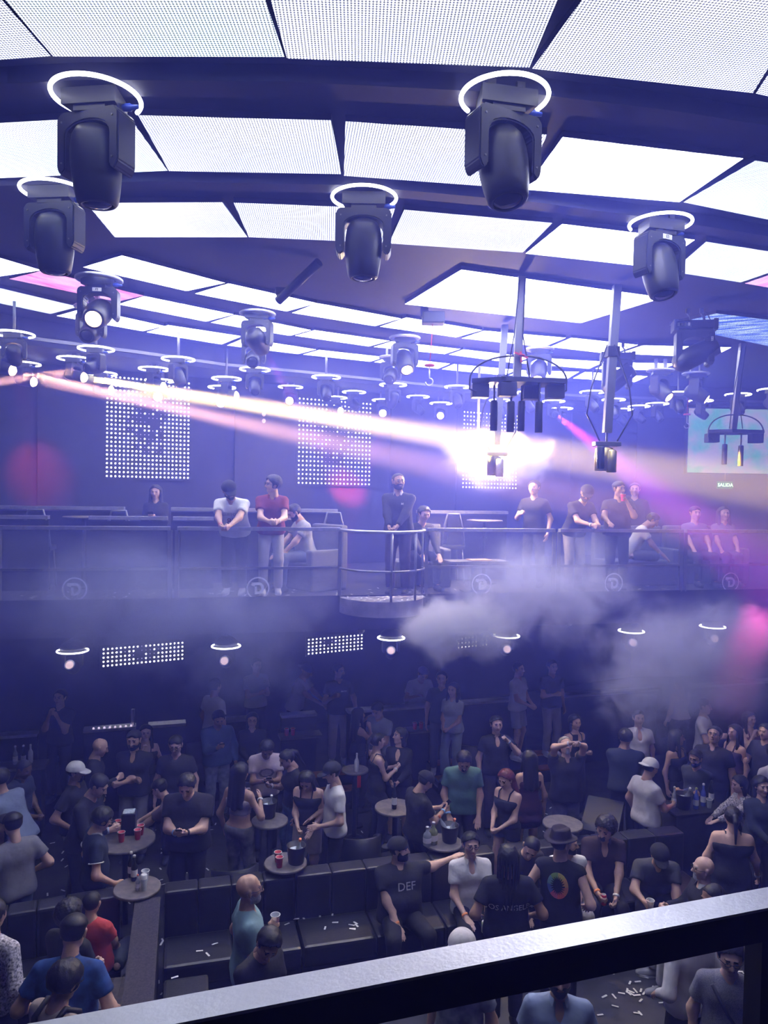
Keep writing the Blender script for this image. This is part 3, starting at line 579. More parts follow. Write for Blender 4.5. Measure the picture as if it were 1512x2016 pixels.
# ------------------------------------------------------------------ ring lamps under the balcony: the lit tube itself gives the light
RING6 = big['ring'].copy(); RING6.materials.clear(); RING6.materials.append(mat('ring_tube_gallery', (.8, .8, .8), .5, emit=(.9, .9, 1), es=6))
for i, (x, y) in enumerate(((143, 1277), (445, 1268), (770, 1252), (997, 1248), (1243, 1239), (1403, 1230))):
    d0 = eb(x); p = onplane(x, y, d0 + E_N * .45, E_N)
    head = empty('ring_wall_lamp', p, ('ring lamp with a round lens under the gallery edge, ' + ('beside the first dot band', 'by the second dot band', 'under the round podium', 'in the smoke puff', 'in thick smoke', 'at the pink smoke')[i]), 'stage light', 'ring lamps hung under the gallery')
    B().tube([(0, 0, .0), (0, 0, 3.22 - p.z)], .03, 8).build('stem', M_GREYM, head)
    B().lathe([(.17, -.02), (.16, .05), (.1, .1), (.05, .12)], 20).build('dome', M_PLAST, head)
    link('ring', RING6, head).scale = (.8, .8, .8)
    yk = link('yoke', big['yoke'], head, M_PLAST, (0, 0, -.03)); yk.scale = (.62, .62, .62); yk.rotation_euler = (0, 0, .2)
    hd = link('head', big['head'], head, M_PLAST, (0, 0, -.26)); hd.scale = (.62, .62, .55); hd.rotation_euler = (V((p.x * -.1, -6, 3.0 - (i % 2))).normalized()).to_track_quat('Z', 'X').to_euler()
    link('bezel', big['bezel'], hd, M_PLAST).data = big['bezel']; lm = big['lens'].copy(); lm.materials.clear(); lm.materials.append(mat('lens_faint', (.3, .25, .3), .2, emit=(.8, .55, .65), es=.8, sample=False)); link('lens', lm, hd)
    bz = B().torus(.1, .012, (0, 0, .25), 28, 6).build('bezel_ring', mat('bezel_pale', (.7, .7, .8), .4), hd)
# little cameras and boxes under the gallery
for x, y, lab in ((711, 1241, 'small white security camera under the gallery by the dot band'), (1121, 1226, 'small white security camera under the gallery in the smoke')):
    p = onplane(x, y, eb(x) + E_N * .3, E_N); r_ = empty('security_camera', p, lab, 'camera', 'security cameras under the gallery')
    B().lathe([(.02, -.05), (.05, -.02), (.06, .03), (.06, .06)], 14).build('dome', M_WHITE, r_); B().box((0, 0, (3.22 - p.z) / 2 + .03), (.04, .04, 3.22 - p.z - .05)).build('mount', M_GREYM, r_)

# ------------------------------------------------------------------ people: bodies as smooth implicit surfaces meshed once
def cap(P, a, b, ra, rb):
    a = np.asarray(a, float); ab = np.asarray(b, float) - a; L = float(ab @ ab)
    q = P - a
    if L < 1e-9: return np.sqrt((q * q).sum(-1)) - ra
    t = np.clip((q @ ab) / L, 0, 1); q = q - t[..., None] * ab
    return np.sqrt((q * q).sum(-1)) - (ra + (rb - ra) * t)
def smin(a, b, k):
    h = np.clip(.5 + .5 * (b - a) / k, 0, 1); return b + (a - b) * h - k * h * (1 - h)
def field(prims, k=.03):
    def f(P):
        d = None
        for a, b, ra, rb in prims:
            e = cap(P, a, b, ra, rb); d = e if d is None else smin(d, e, k)
        return d
    return f
def nets(f, lo, hi, h):
    """surface nets on a regular grid"""
    lo, hi = np.asarray(lo, float) - 2 * h, np.asarray(hi, float) + 2 * h
    ax = [np.arange(lo[i], hi[i] + h, h) for i in range(3)]; G = np.stack(np.meshgrid(*ax, indexing='ij'), -1); D = f(G.reshape(-1, 3)).reshape(G.shape[:3])
    S = D < 0; n = S.shape; c = np.zeros((n[0] - 1, n[1] - 1, n[2] - 1), int)
    off = [(i, j, k) for i in (0, 1) for j in (0, 1) for k in (0, 1)]
    sl = lambda A, o: A[o[0]:n[0] - 1 + o[0], o[1]:n[1] - 1 + o[1], o[2]:n[2] - 1 + o[2]]
    for o in off: c += sl(S, o)
    act = (c > 0) & (c < 8); idx = -np.ones(act.shape, int); I = np.argwhere(act); idx[act] = np.arange(len(I))
    acc = np.zeros((len(I), 3)); cnt = np.zeros(len(I)); Dv = {o: D[I[:, 0] + o[0], I[:, 1] + o[1], I[:, 2] + o[2]] for o in off}
    for o in off:
        for a in range(3):
            if o[a]: continue
            p = list(o); p[a] = 1; d0, d1 = Dv[o], Dv[tuple(p)]; m = (d0 < 0) != (d1 < 0)
            t = np.where(m, d0 / np.where(m, d0 - d1, 1), 0); v = np.tile(np.array(o, float), (len(I), 1)); v[:, a] += t
            acc[m] += v[m]; cnt[m] += 1
    V_ = lo + (I + acc / np.maximum(cnt, 1)[:, None]) * h; F = []
    for a in range(3):
        b, c_ = (a + 1) % 3, (a + 2) % 3; s0 = [slice(None)] * 3; s1 = [slice(None)] * 3
        s0[a] = slice(0, n[a] - 1); s1[a] = slice(1, n[a]); A, C = S[tuple(s0)], S[tuple(s1)]; E = np.argwhere(A != C)
        ok = (E[:, b] > 0) & (E[:, c_] > 0) & (E[:, b] < n[b] - 1) & (E[:, c_] < n[c_] - 1); E = E[ok]; fl = A[tuple(E.T)]
        q = []
        for db, dc in ((-1, -1), (0, -1), (0, 0), (-1, 0)):
            e = E.copy(); e[:, b] += db; e[:, c_] += dc; q.append(idx[tuple(e.T)])
        q = np.stack(q, 1); q[~fl] = q[~fl][:, ::-1]; F.append(q)
    return V_, np.concatenate(F)
def np_mesh(name, Vv, F, mats, mi=None):
    me = bpy.data.meshes.new(name); nv, nf = len(Vv), len(F)
    me.vertices.add(nv); me.vertices.foreach_set('co', np.ascontiguousarray(Vv, dtype=np.float32).ravel())
    me.loops.add(nf * 4); me.loops.foreach_set('vertex_index', np.ascontiguousarray(F, dtype=np.int32).ravel())
    me.polygons.add(nf); me.polygons.foreach_set('loop_start', np.arange(0, nf * 4, 4, dtype=np.int32))
    if mi is not None: me.polygons.foreach_set('material_index', np.asarray(mi, dtype=np.int32))
    me.polygons.foreach_set('use_smooth', np.ones(nf, dtype=bool))
    for m in mats: me.materials.append(m)
    me.update(calc_edges=True); return me
# --- head template (origin mid-head, x right, y forward, z up)
CRAN = [((0, -.028, .03), (0, -.005, .036), .088, .084)]
FACE = [((0, .03, -.01), (0, .038, -.07), .06, .043), ((-.038, .005, -.06), (.038, .005, -.06), .034, .034), ((0, .058, -.094), (0, .05, -.088), .021, .02), ((-.042, .045, -.018), (.042, .045, -.018), .03, .03)]
def head_f(P):
    d = field(CRAN + FACE, .03)(P)
    d = smin(d, field([((-.036, .078, .034), (.036, .078, .034), .011, .011)])(P), .012)
    for s in (-1, 1): d = -smin(-d, -(.013 - np.sqrt((((P - (s * .031, .098, .013)) / (1.3, 1, .8)) ** 2).sum(-1))) * -1 * -1, .008) if 0 else np.maximum(d, .0115 - np.sqrt((((P - (s * .031, .0985, .013)) / (1.35, 1, .85)) ** 2).sum(-1)))
    d = smin(d, field([((0, .088, .018), (0, .112, -.022), .008, .012), ((-.012, .098, -.026), (.012, .098, -.026), .008, .008)], .01)(P), .01)
    d = smin(d, field([((-.02, .082, -.056), (.02, .082, -.056), .009, .009)])(P), .006)
    for s in (-1, 1): d = smin(d, cap(P * (1.6, 1, 1), (s * .088 * 1.6, -.012, .018), (s * .084 * 1.6, -.006, -.024), .02, .013), .006)
    return smin(d, cap(P, (0, -.02, -.06), (0, -.035, -.17), .052, .056), .02)
_heads = {}
def head_t(h):
    if h in _heads: return _heads[h]
    v, f = nets(head_f, (-.11, -.13, -.17), (.11, .13, .13), h); c = v[f].mean(1); mi = np.zeros(len(f), int); x = np.abs(c[:, 0])
    mi[(c[:, 1] > .06) & ((x - .031) ** 2 / .0145 ** 2 + (c[:, 2] - .011) ** 2 / .0062 ** 2 < 1)] = 1
    mi[(c[:, 1] > .07) & (x < .024) & (np.abs(c[:, 2] + .056) < .007)] = 2
    mi[(c[:, 1] > .05) & (x > .012) & (x < .052) & (np.abs(c[:, 2] - .035 + x * .06) < .0042)] = 3
    _heads[h] = (v, f, mi); return _heads[h]
# --- hand template: left hand, wrist at origin, fingers +y, palm -z, thumb +x
def hand_t(pose, h):
    key = (pose, h)
    if key in _heads: return _heads[key]
    cu = {'relax': (18, 28, 22), 'flat': (2, 4, 4), 'grip': (48, 62, 40), 'fist': (80, 85, 55)}[pose]; pr = []
    for x, L0, y in ((.03, .068, .082), (.011, .076, .088), (-.009, .07, .086), (-.028, .055, .078)):
        pr.append(((x * .5, 0, 0), (x, y, 0), .017, .0125)); p = np.array((x, y, 0.)); a = 0; sp = x * 2.2 if pose == 'flat' else x * .6
        for k in range(3):
            a += math.radians(cu[k]); q = p + L0 * (.46, .3, .24)[k] * np.array((sp, math.cos(a), -math.sin(a))); pr.append((p, q, .0092 - .0008 * k, .0086 - .0008 * k)); p = q
    t = .6 if pose in ('grip', 'fist') else 1
    pr += [((.015, .02, -.004), (.045, .05, -.014), .014, .0115), ((.045, .05, -.014), (.06 * t, .085, -.02 - .02 * (1 - t)), .011, .0085), ((0, -.03, 0), (0, .02, 0), .026, .024)]
    v, f = nets(field(pr, .008), (-.07, -.03, -.11), (.09, .2, .04), h); _heads[key] = (v, f); return _heads[key]
# --- hair, caps, beards in head space
_hair = {}
def cran_off(P, o): return field([(a, b, ra + o, rb + o) for a, b, ra, rb in CRAN], .03)(P)
def cut(d, P, pt, n): return np.maximum(d, (P - np.array(pt)) @ np.array(n, float))
def hair_mesh(kind):
    if kind in _hair: return _hair[kind]
    z = np.array
    def scalp(P, o, front=.045, low=-.045):
        d = cran_off(P, o) + (.0045 * np.sin(P[:, 0] * 95 + 30 * P[:, 2]) * np.sin(P[:, 1] * 80 + 1) * np.sin(P[:, 2] * 90 + 40 * P[:, 0]) if o > .007 else 0); fb = np.minimum(P[:, 1] - front + .018, .09 - P[:, 2] - 6 * P[:, 0] ** 2); d = np.maximum(d, fb)
        d = np.maximum(d, low - P[:, 2]); ear = .026 - np.sqrt((((P - (0, .0, -.012)) * (0, 1, 1)) ** 2).sum(-1)); return np.maximum(d, np.where(np.abs(P[:, 0]) > .06, ear, -1))
    lo, hi, h = (-.13, -.16, -.1), (.13, .16, .16), .0085
    if kind == 'buzz': f = lambda P: scalp(P, .0045, .05)
    elif kind == 'fade': f = lambda P: smin(scalp(P, .005, .045), np.maximum(cran_off(P, .016), np.maximum(.055 - P[:, 2], P[:, 1] - .07)), .015)
    elif kind == 'short': f = lambda P: scalp(P, .014, .05)
    elif kind == 'full': f = lambda P: scalp(P, .026, .055)
    elif kind == 'curly': f = lambda P: scalp(P, .03, .055, -.075) + .007 * np.sin(P[:, 0] * 160) * np.sin(P[:, 1] * 150) * np.sin(P[:, 2] * 155)
    elif kind in ('long', 'longf'):
        lo = (-.16, -.2, -.42); h = .011
        pr = [((s * .05, -.06, .03), (s * .075, -.1, -.36), .055, .045) for s in (-1, 1)] + [((0, -.08, .02), (0, -.12, -.38), .05, .045)]
        if kind == 'longf': pr += [((s * .085, .0, .03), (s * .1, .03, -.26), .022, .03) for s in (-1, 1)]
        f = lambda P: smin(scalp(P, .018, .045, -.08), field(pr, .03)(P), .03)
    elif kind == 'bob':
        lo = (-.15, -.18, -.17); pr = [((s * .07, -.03, .0), (s * .08, -.03, -.13), .035, .03) for s in (-1, 1)] + [((0, -.07, 0), (0, -.08, -.12), .05, .045)]
        f = lambda P: smin(scalp(P, .02, .05, -.08), field(pr, .03)(P), .03)
    elif kind == 'tied':
        lo = (-.13, -.25, -.3); f = lambda P: smin(scalp(P, .01, .045, -.06), field([((0, -.12, .05), (0, -.16, .0), .03, .03), ((0, -.16, 0), (0, -.17, -.25), .026, .012)], .02)(P), .01)
    elif kind == 'braids':
        lo = (-.16, -.2, -.5); h = .009; pr = []
        for i in range(11):
            a = math.radians(-15 + 21 * i); x, y = math.cos(a) * .095, -.02 - abs(math.sin(a)) * .085 if math.sin(a) > 0 else -.02
            pr += [((x * .6, y * .5, .11), (x, y - .01, .03), .013, .014), ((x, y - .01, .03), (x * 1.05, y - .02, -.16), .0135, .013), ((x * 1.05, y - .02, -.16), (x * .9, y - .05, -.44), .013, .009)]
        f = lambda P: smin(scalp(P, .008, .04, -.06), field(pr, .003)(P), .003)
    elif kind == 'beard': f = lambda P: np.maximum(field([(a, b, ra + .011, rb + .011) for a, b, ra, rb in FACE[:3]], .03)(P), np.maximum(np.maximum(P[:, 2] + .03 - np.clip(np.abs(P[:, 0]) - .045, 0, 1) * 1.5, -(P[:, 1] - .0)), .012 - np.sqrt((((P - (0, .09, -.052)) / (2, 1, .7)) ** 2).sum(-1))))
    elif kind == 'bigbeard': f = lambda P: np.maximum(smin(field([(a, b, ra + .016, rb + .016) for a, b, ra, rb in FACE[:3]], .03)(P), cap(P, (0, .06, -.1), (0, .05, -.14), .035, .02), .02), np.maximum(P[:, 2] + .035 - np.clip(np.abs(P[:, 0]) - .045, 0, 1) * 1.5, -(P[:, 1] + .005)))
    elif kind == 'goatee': f = lambda P: np.maximum(field([(a, b, ra + .01, rb + .01) for a, b, ra, rb in FACE[:3]], .03)(P), np.maximum(P[:, 2] + .034, np.abs(P[:, 0]) - .03 + (P[:, 1] < .03) * 1.))
    elif kind in ('cap', 'capback'):
        lo = (-.14, -.14, -.05) if kind == 'cap' else (-.14, -.24, -.05); hi = (.14, .25, .17); h = .009
        def f(P):
            Q = P * (1, 1, 1); d = cut(cran_off(Q, .021), Q, (0, 0, .03), (0, 0, -1)); s = 1 if kind == 'cap' else -1
            y0 = .08 if s > 0 else -.1
            br = np.maximum(np.sqrt((P[:, 0] / 1.0) ** 2 + ((P[:, 1] - y0) * s / 1.25) ** 2) - .082, np.abs(P[:, 2] - .04 + ((P[:, 1] - y0) * s) * .22 + P[:, 0] ** 2 * 2.2) - .007); br = np.maximum(br, -(P[:, 1] - y0) * s - .03)
            return np.minimum(d, br)
    elif kind in ('fedora', 'widehat'):
        w = .165 if kind == 'fedora' else .21; lo, hi, h = (-.24, -.24, -.02), (.24, .24, .2), .011
        f = lambda P: np.minimum(np.maximum(np.sqrt((P[:, 0] / .95) ** 2 + (P[:, 1] + .01) ** 2) - (.112 - np.clip(P[:, 2] - .05, 0, 1) * .22), np.maximum(.03 - P[:, 2], P[:, 2] - .155 + .6 * np.clip(.05 - np.abs(P[:, 0]), 0, 1) * 0.5)), np.maximum(np.sqrt(P[:, 0] ** 2 + (P[:, 1] + .01) ** 2) - w, np.abs(P[:, 2] - .045 - 1.2 * P[:, 0] ** 2) - .0085))
    _hair[kind] = nets(f, lo, hi, h); return _hair[kind]
_hd = {}
def hair_data(kind, m):
    k = (kind, m.name)
    if k not in _hd: v, f = hair_mesh(kind); _hd[k] = np_mesh(kind, v, f, [m])
    return _hd[k]
gb = B()
for s_ in (-1, 1): gb.tube([(s_ * .031 + .021 * math.cos(a), .104, .012 + .016 * math.sin(a)) for a in [2 * math.pi * k / 14 for k in range(14)]], .0026, 5, True).tube([(s_ * .052, .1, .016), (s_ * .088, .06, .016), (s_ * .092, -.01, .012)], .0025, 5)
gb.tube([(-.01, .106, .016), (.01, .106, .016)], .0026, 5); GLASS_ME = gb.mesh('glasses'); GLASS_ME.materials.append(mat('spectacle_frame', (.015, .015, .02), .3))
SKIN = [mat('skin_%d' % i, c, .5, noise=.08, nscale=30) for i, c in enumerate(((.68, .44, .35), (.55, .34, .25), (.38, .22, .15), (.17, .095, .065)))]
M_EYE = mat('eye_dark', (.07, .05, .045), .2); LIPS = [mat('lips_%d' % i, c, .45) for i, c in enumerate(((.5, .24, .21), (.4, .19, .16), (.26, .12, .1), (.13, .06, .05)))]
HC = dict(k=(.012, .011, .012), b=(.035, .022, .015), g=(.25, .24, .24), w=(.6, .6, .6), r=(.16, .03, .03))
def hair_m(c): return mat('hair_' + c, HC[c], .5, noise=.4, nscale=60, bump=.18, bscale=120)
def cloth(c, pat=None):
    n = 'cloth_%s_%s' % ('_'.join('%d' % round(v * 100) for v in c), pat)
    if n in _mats: return _mats[n]
    if pat: return mat(n, c, .85, noise={'leo': .95, 'denim': .3, 'rip': .5, 'camo': .55, 'marl': .4}[pat], nscale={'leo': 55, 'denim': 14, 'rip': 9, 'camo': 11, 'marl': 160}[pat], bump=.2, bscale=14)
    return mat(n, c, .85, noise=.12, nscale=7, bump=.55, bscale=10)
def ik(S, T, a, b, pole):
    S, T = np.array(S, float), np.array(T, float); d = T - S; L = np.linalg.norm(d); m = (a + b) * .995
    if L > m: T = S + d / L * m; d = T - S; L = m
    L = max(L, abs(a - b) + .02); n = d / max(np.linalg.norm(d), 1e-6); x = (a * a - b * b + L * L) / (2 * L); y = math.sqrt(max(a * a - x * x, 0)); p = np.array(pole, float); p -= n * (p @ n); p /= max(np.linalg.norm(p), 1e-6)
    return S + n * x + p * y, T
POSES = {  # right hand, left hand: target from the neck base (x right, y forward, z up), hand shape, palm direction
 'down': (((.25, .04, -.6), 'relax', (-1, 0, 0)), ((-.25, .04, -.6), 'relax', (1, 0, 0))),
 'phone': (((.05, .31, -.27), 'grip', (-.5, -.4, .7)), ((-.05, .31, -.27), 'grip', (.5, -.4, .7))),
 'cross': (((-.1, .23, -.3), 'fist', (0, -1, .2)), ((.1, .25, -.34), 'fist', (0, -1, .2))),
 'fold': (((.05, .3, -.45), 'grip', (-1, 0, 0)), ((-.05, .3, -.45), 'grip', (1, 0, 0))),
 'rail': (((.06, .36, -.36), 'grip', (-1, 0, 0)), ((-.06, .36, -.36), 'grip', (1, 0, 0))),
 'drink': (((.07, .2, -.05), 'grip', (-1, .1, 0)), ((-.24, .08, -.56), 'relax', (1, 0, 0))),
 'hold': (((.12, .32, -.26), 'grip', (-1, 0, 0)), ((-.25, .05, -.58), 'relax', (1, 0, 0))),
 'hips': (((.24, .1, -.45), 'relax', (0, -1, 0)), ((-.24, .1, -.45), 'relax', (0, -1, 0))),
 'up': (((.05, .26, .3), 'grip', (-.6, 1, 0)), ((-.05, .26, .3), 'grip', (.6, 1, 0))),
 'lap': (((.14, .34, -.5), 'flat', (0, 0, -1)), ((-.14, .34, -.5), 'flat', (0, 0, -1))),
 'table': (((.1, .42, -.38), 'relax', (0, 0, -1)), ((-.1, .4, -.4), 'relax', (0, 0, -1))),
}
PERSONS = {}
def person(label, px, py, face, pose='down', shirt=(.02, .02, .025), st='tee', pants=(.03, .03, .04), pt='long', hair='short', hc='k', skin=1, h=1.75, fat=1., fem=False, z0=0., sit=None, lean=0., side=0., nod=0., hy=0.,
           R=None, L=None, beard=None, glasses=False, band=None, hold=None, shoes=(.03, .03, .035), lod=1, prt=None, capc=None, spat=None, ppat=None, key=None, feet=None, pos=None, collar=False, legs=True, neck=None, trim=None, tuck=False):
    s = h / 1.75; A = lambda *v: np.array(v, float)
    ln, sd = math.radians(lean), math.radians(side)
    t = A(math.sin(sd), math.sin(ln) * math.cos(sd), math.cos(ln) * math.cos(sd)); fw = A(0, math.cos(ln), -math.sin(ln)); rt = np.cross(fw, t); rt /= np.linalg.norm(rt)
    pel = A(0, 0, .95 * s) if sit is None else A(0, 0, sit + .11)
    at = lambda r_, f_, u_: pel + rt * r_ * s + fw * f_ * s + t * u_ * s
    wide = (.155 if fem else .178) * (1 + (fat - 1) * .45); neckb = at(0, -.01, .52)
    hl = ln * .35 + math.radians(nod); hz = math.radians(hy)
    hup = A(math.sin(sd) * .5, math.sin(hl), math.cos(hl)); hfw0 = A(0, math.cos(hl), -math.sin(hl)); hrt0 = A(1, 0, 0); hfw = hfw0 * math.cos(hz) - hrt0 * math.sin(hz); hrt = np.cross(hfw, hup); hrt /= np.linalg.norm(hrt); hup = np.cross(hrt, hfw)
    hc_ = neckb + hup * .165 * s + hfw0 * .025 * s + A(0, .02 * math.sin(ln), 0); HM = np.stack([hrt, hfw, hup], 1)
    hips = [at(x * .09 * (1.08 if fem else 1), 0, -.02) for x in (1, -1)]
    if sit is None:
        fx = feet or ((.11, .02), (-.11, -.01)); ank = [A(f[0] * s, f[1], .085) for f in fx]
        kn = [ik(hips[i], ank[i], .43 * s, .425 * s, (.15 * (1 - 2 * i), 1, 0))[0] for i in (0, 1)]
    else:
        kn = [A((.15 if not fem else .1) * (1 - 2 * i) * (1 + (fat - 1) * .6), .43 * s, sit + .07) for i in (0, 1)]; ank = [k + A(.0, .02, -(k[2] - .085)) for k in kn]
        if tuck: ank = [kn[i] + A(.07 * (1 - 2 * i), -.36, .0) for i in (0, 1)]; shoes = None
    sh = [at(x * wide, -.01, .445) for x in (1, -1)]; arms = []; P0 = POSES[pose]
    for i, ov in ((0, R), (1, L)):
        tg, hp, pm = P0[i]
        if ov is not None: tg = ov[0]; hp = ov[1] if len(ov) > 1 else hp; pm = ov[2] if len(ov) > 2 else pm
        x = 1 - 2 * i; e, w = ik(sh[i], neckb + A(*tg) * s + A((fat - 1) * .2 * x if abs(tg[0]) > .15 else 0, (fat - 1) * .14, 0), .29 * s, .255 * s, (.55 * x, -.7, -.6)); arms.append((sh[i], e, w, hp, np.array(pm, float)))
    g = fat; bel = max(0, fat - 1)
    torso = [(at(-.02, -.008, .478), at(-wide + .012, -.005, .44), .05 * s, .054 * s), (at(.02, -.008, .478), at(wide - .012, -.005, .44), .05 * s, .054 * s), (at(-.08 * g, .01, .36), at(.08 * g, .01, .36), .098 * s * g ** .6, .098 * s * g ** .6), (at(-.05 * g, .01 + bel * .1, .16), at(.05 * g, .01 + bel * .1, .16), (.085 if fem else .1) * s * g ** .9, (.085 if fem else .1) * s * g ** .9), (at(-.075, 0, .01), at(.075, 0, .01), (.112 if fem else .105) * s * g ** .6, (.112 if fem else .105) * s * g ** .6), (at(0, .01, .1), at(0, .0, .4), .09 * s * g ** .6, .09 * s * g ** .5)]
    if fem: torso.append((at(-.065, .085, .33), at(.065, .085, .33), .052 * s, .052 * s))
    ag = g ** .5; la = .049 if not fem else .04
    arm_p = [[(a, e, la * s * ag, .042 * s * ag * (.9 if fem else 1)), (e, w, .043 * s * ag * (.9 if fem else 1), .028 * s)] for a, e, w, _, _ in arms]
    leg_p = [[(hips[i], kn[i], .083 * s * g ** .7, .058 * s * g ** .4), (kn[i], ank[i], .056 * s * g ** .4, .038 * s)] for i in (0, 1)]
    body = torso + sum(arm_p, []) + (sum(leg_p, []) if legs else [leg_p[0][0], leg_p[1][0]]) + [(at(0, -.01, .46), hc_ - hup * .03, .06 * s, .053 * s)]
    pts = np.array([p for a in body for p in (a[0], a[1])]); vh = .024 if lod else .03
    Vb, Fb = nets(field(body, .045), pts.min(0) - .17 * g, pts.max(0) + .17 * g, vh); mi = [np.zeros(len(Fb), int)]; VV, FF = [Vb], [Fb]; n = len(Vb)
    hv, hf, hm = head_t(.008 if lod else .0115); hv = (hv * s * 1.0) @ HM.T + hc_; VV.append(hv); FF.append(hf + n); mi.append(hm); n += len(hv)
    for i, (a, e, w, hp, pm) in enumerate(arms):
        y = w - e; y /= np.linalg.norm(y); z = -pm + y * (pm @ y); z /= max(np.linalg.norm(z), 1e-5); x = np.cross(y, z); v, f = hand_t(hp, .007 if lod else .01); v = v.copy()
        if i == 0: v[:, 0] *= -1; f = f[:, ::-1]
        v = (v * s * (.9 if fem else 1)) @ np.stack([x, y, z], 1).T + w; VV.append(v); FF.append(f + n); mi.append(np.zeros(len(f), int)); n += len(v)
    sk = SKIN[skin]; me = np_mesh('body', np.concatenate(VV), np.concatenate(FF), [sk, M_EYE, LIPS[skin], hair_m('k' if hc in 'kr' else hc)], np.concatenate(mi))
    # place the person so that the crown of the head falls on the photo pixel
    rz = math.radians(face); crown = hc_ + hup * .125 * s; q = Matrix.Rotation(rz, 3, 'Z'); off = q @ V((crown[0], crown[1], 0)); wp = onz(px, py, z0 + crown[2]) if pos is None else V((pos[0], pos[1], 0)) + off
    root = empty('person', V((wp.x - off.x, wp.y - off.y, z0)), label, 'person', None, rz)
    link('body', me, root)
    W = lambda p: root.location + q @ V(tuple(p))
    # clothes
    if st != 'none':
        o = .016 if st != 'tight' else .008; hem = {'tee': -.06, 'long': -.06, 'polo': -.05, 'shirt': -.07, 'tight': .0, 'tank': .02, 'crop': .2, 'bust': .12, 'dress': -.2, 'sleeveless': -.08}[st]
        sl = {'tee': .62, 'long': 2, 'polo': .58, 'shirt': .62, 'tight': .4, 'tank': 0, 'crop': 0, 'bust': 0, 'dress': 0, 'sleeveless': .12}[st]
        tp2 = torso if st not in ('tank', 'crop', 'bust', 'dress') else torso[2:]
        tp3 = [(a, b, ra + o, rb + o) for a, b, ra, rb in tp2]
        if hem < -.03: tp3.append((at(-.07 * g, .0, hem + .02), at(.07 * g, .0, hem + .02), .125 * s * g ** .6, .125 * s * g ** .6))
        if st == 'dress': tp3.append((at(-.06, .02, -.2), at(.06, .02, -.2), .15 * s, .15 * s))
        if st not in ('tank', 'crop', 'bust', 'dress', 'tight'):
            for x in (-1, 1): tp3.append((at(x * (wide - .095) * g ** .3, .004, .36), at(x * .078 * g, .004 + bel * .05, hem + .06), .09 * s * g ** .35, .11 * s * g ** .5))
        ft = field(tp3, .055); hp_ = at(0, 0, hem); top = at(0, 0, .535 if st not in ('tank', 'crop', 'bust', 'dress') else .4 if st != 'bust' else .37); slv = []
        for i in (0, 1):
            if sl <= 0: continue
            a, e, w = arms[i][:3]
            if sl >= 2: slv.append(([(a, e, la * s * ag + .016, .042 * s * ag + .016), (e, w, .042 * s * ag + .016, .04 * s)], e + (w - e) * .93, (w - e) / np.linalg.norm(w - e)))
            else: b = a + (e - a) * (sl + .25); u = (e - a) / np.linalg.norm(e - a); slv.append(([(a, b, la * s * ag + .01, la * s * ag + (.026 if st != 'tight' else .01))], a + (e - a) * sl, u))
        nk = at(0, .085, .52) if neck is None else at(0, .105, .5 - neck * .22)
        def fs(P):
            d = ft(P); d = np.maximum(d, -((P - hp_) @ t)); d = np.maximum(d, (P - top) @ t)
            for pr, c, u in slv: d = smin(d, np.maximum(field(pr, .03)(P), (P - c) @ u), .02)
            if neck is None: return np.maximum(d, .045 * s - np.sqrt((((P - nk)) ** 2).sum(-1)))
            Q = P - nk; a_, b_, c_ = Q @ rt, Q @ fw, Q @ t; return np.maximum(d, .05 * s - np.sqrt((a_ / np.clip(.75 + c_ * 2.2, .25, 1.2)) ** 2 + (b_ * .8) ** 2 + (c_ / (1.1 + 3.2 * neck)) ** 2))
        pp = np.array([p for a in tp3 for p in (a[0], a[1])] + [p for x in slv for a in x[0] for p in (a[0], a[1])]); v, f = nets(fs, pp.min(0) - .17 * g, pp.max(0) + .17 * g, .022 if lod else .028)
        so = link({'tee': 't_shirt', 'long': 'long_sleeve_top', 'polo': 'polo_shirt', 'shirt': 'button_shirt', 'tight': 'top', 'tank': 'tank_top', 'crop': 'crop_top', 'bust': 'strapless_top', 'dress': 'dress', 'sleeveless': 'sleeveless_shirt'}[st], np_mesh('shirt', v, f, [cloth(shirt, spat)]), root)
        if st in ('tank', 'crop', 'dress') :
            for x in (-1, 1): link('strap', B().tube([at(x * .075, .125, .37), at(x * .085, .08, .49), at(x * .085, -.03, .525), at(x * .07, -.1, .38)], .009, 6).mesh('strap'), so, cloth(shirt))
        if collar or st in ('polo', 'shirt'):
            b = B(); rr = .068 * s; n_ = 14; o_, i_ = [], []
            for k in range(n_):
                a = math.radians(35 + 290 * k / (n_ - 1)); c0 = at(0, .008, .525); o_.append(c0 + rt * math.sin(a) * rr * 1.25 + fw * math.cos(a) * rr * 1.3 - t * .028); i_.append(c0 + rt * math.sin(a) * rr * .92 + fw * math.cos(a) * rr * .95 + t * .022 * s)
            b.add(o_ + i_, [(k, k + 1, k + 1 + n_, k + n_) for k in range(n_ - 1)], True); link('collar', b.mesh('collar'), so, cloth(collar if isinstance(collar, tuple) else shirt))
        if trim:
            for pr, c, u in slv: o = link('sleeve_trim', B().torus(pr[0][3] * .98, .006, (0, 0, 0), 20, 5).mesh('trim'), so, cloth(trim)); o.matrix_local = Matrix.Translation(tuple(c - u * .006)) @ V(tuple(u)).to_track_quat('Z', 'X').to_matrix().to_4x4()
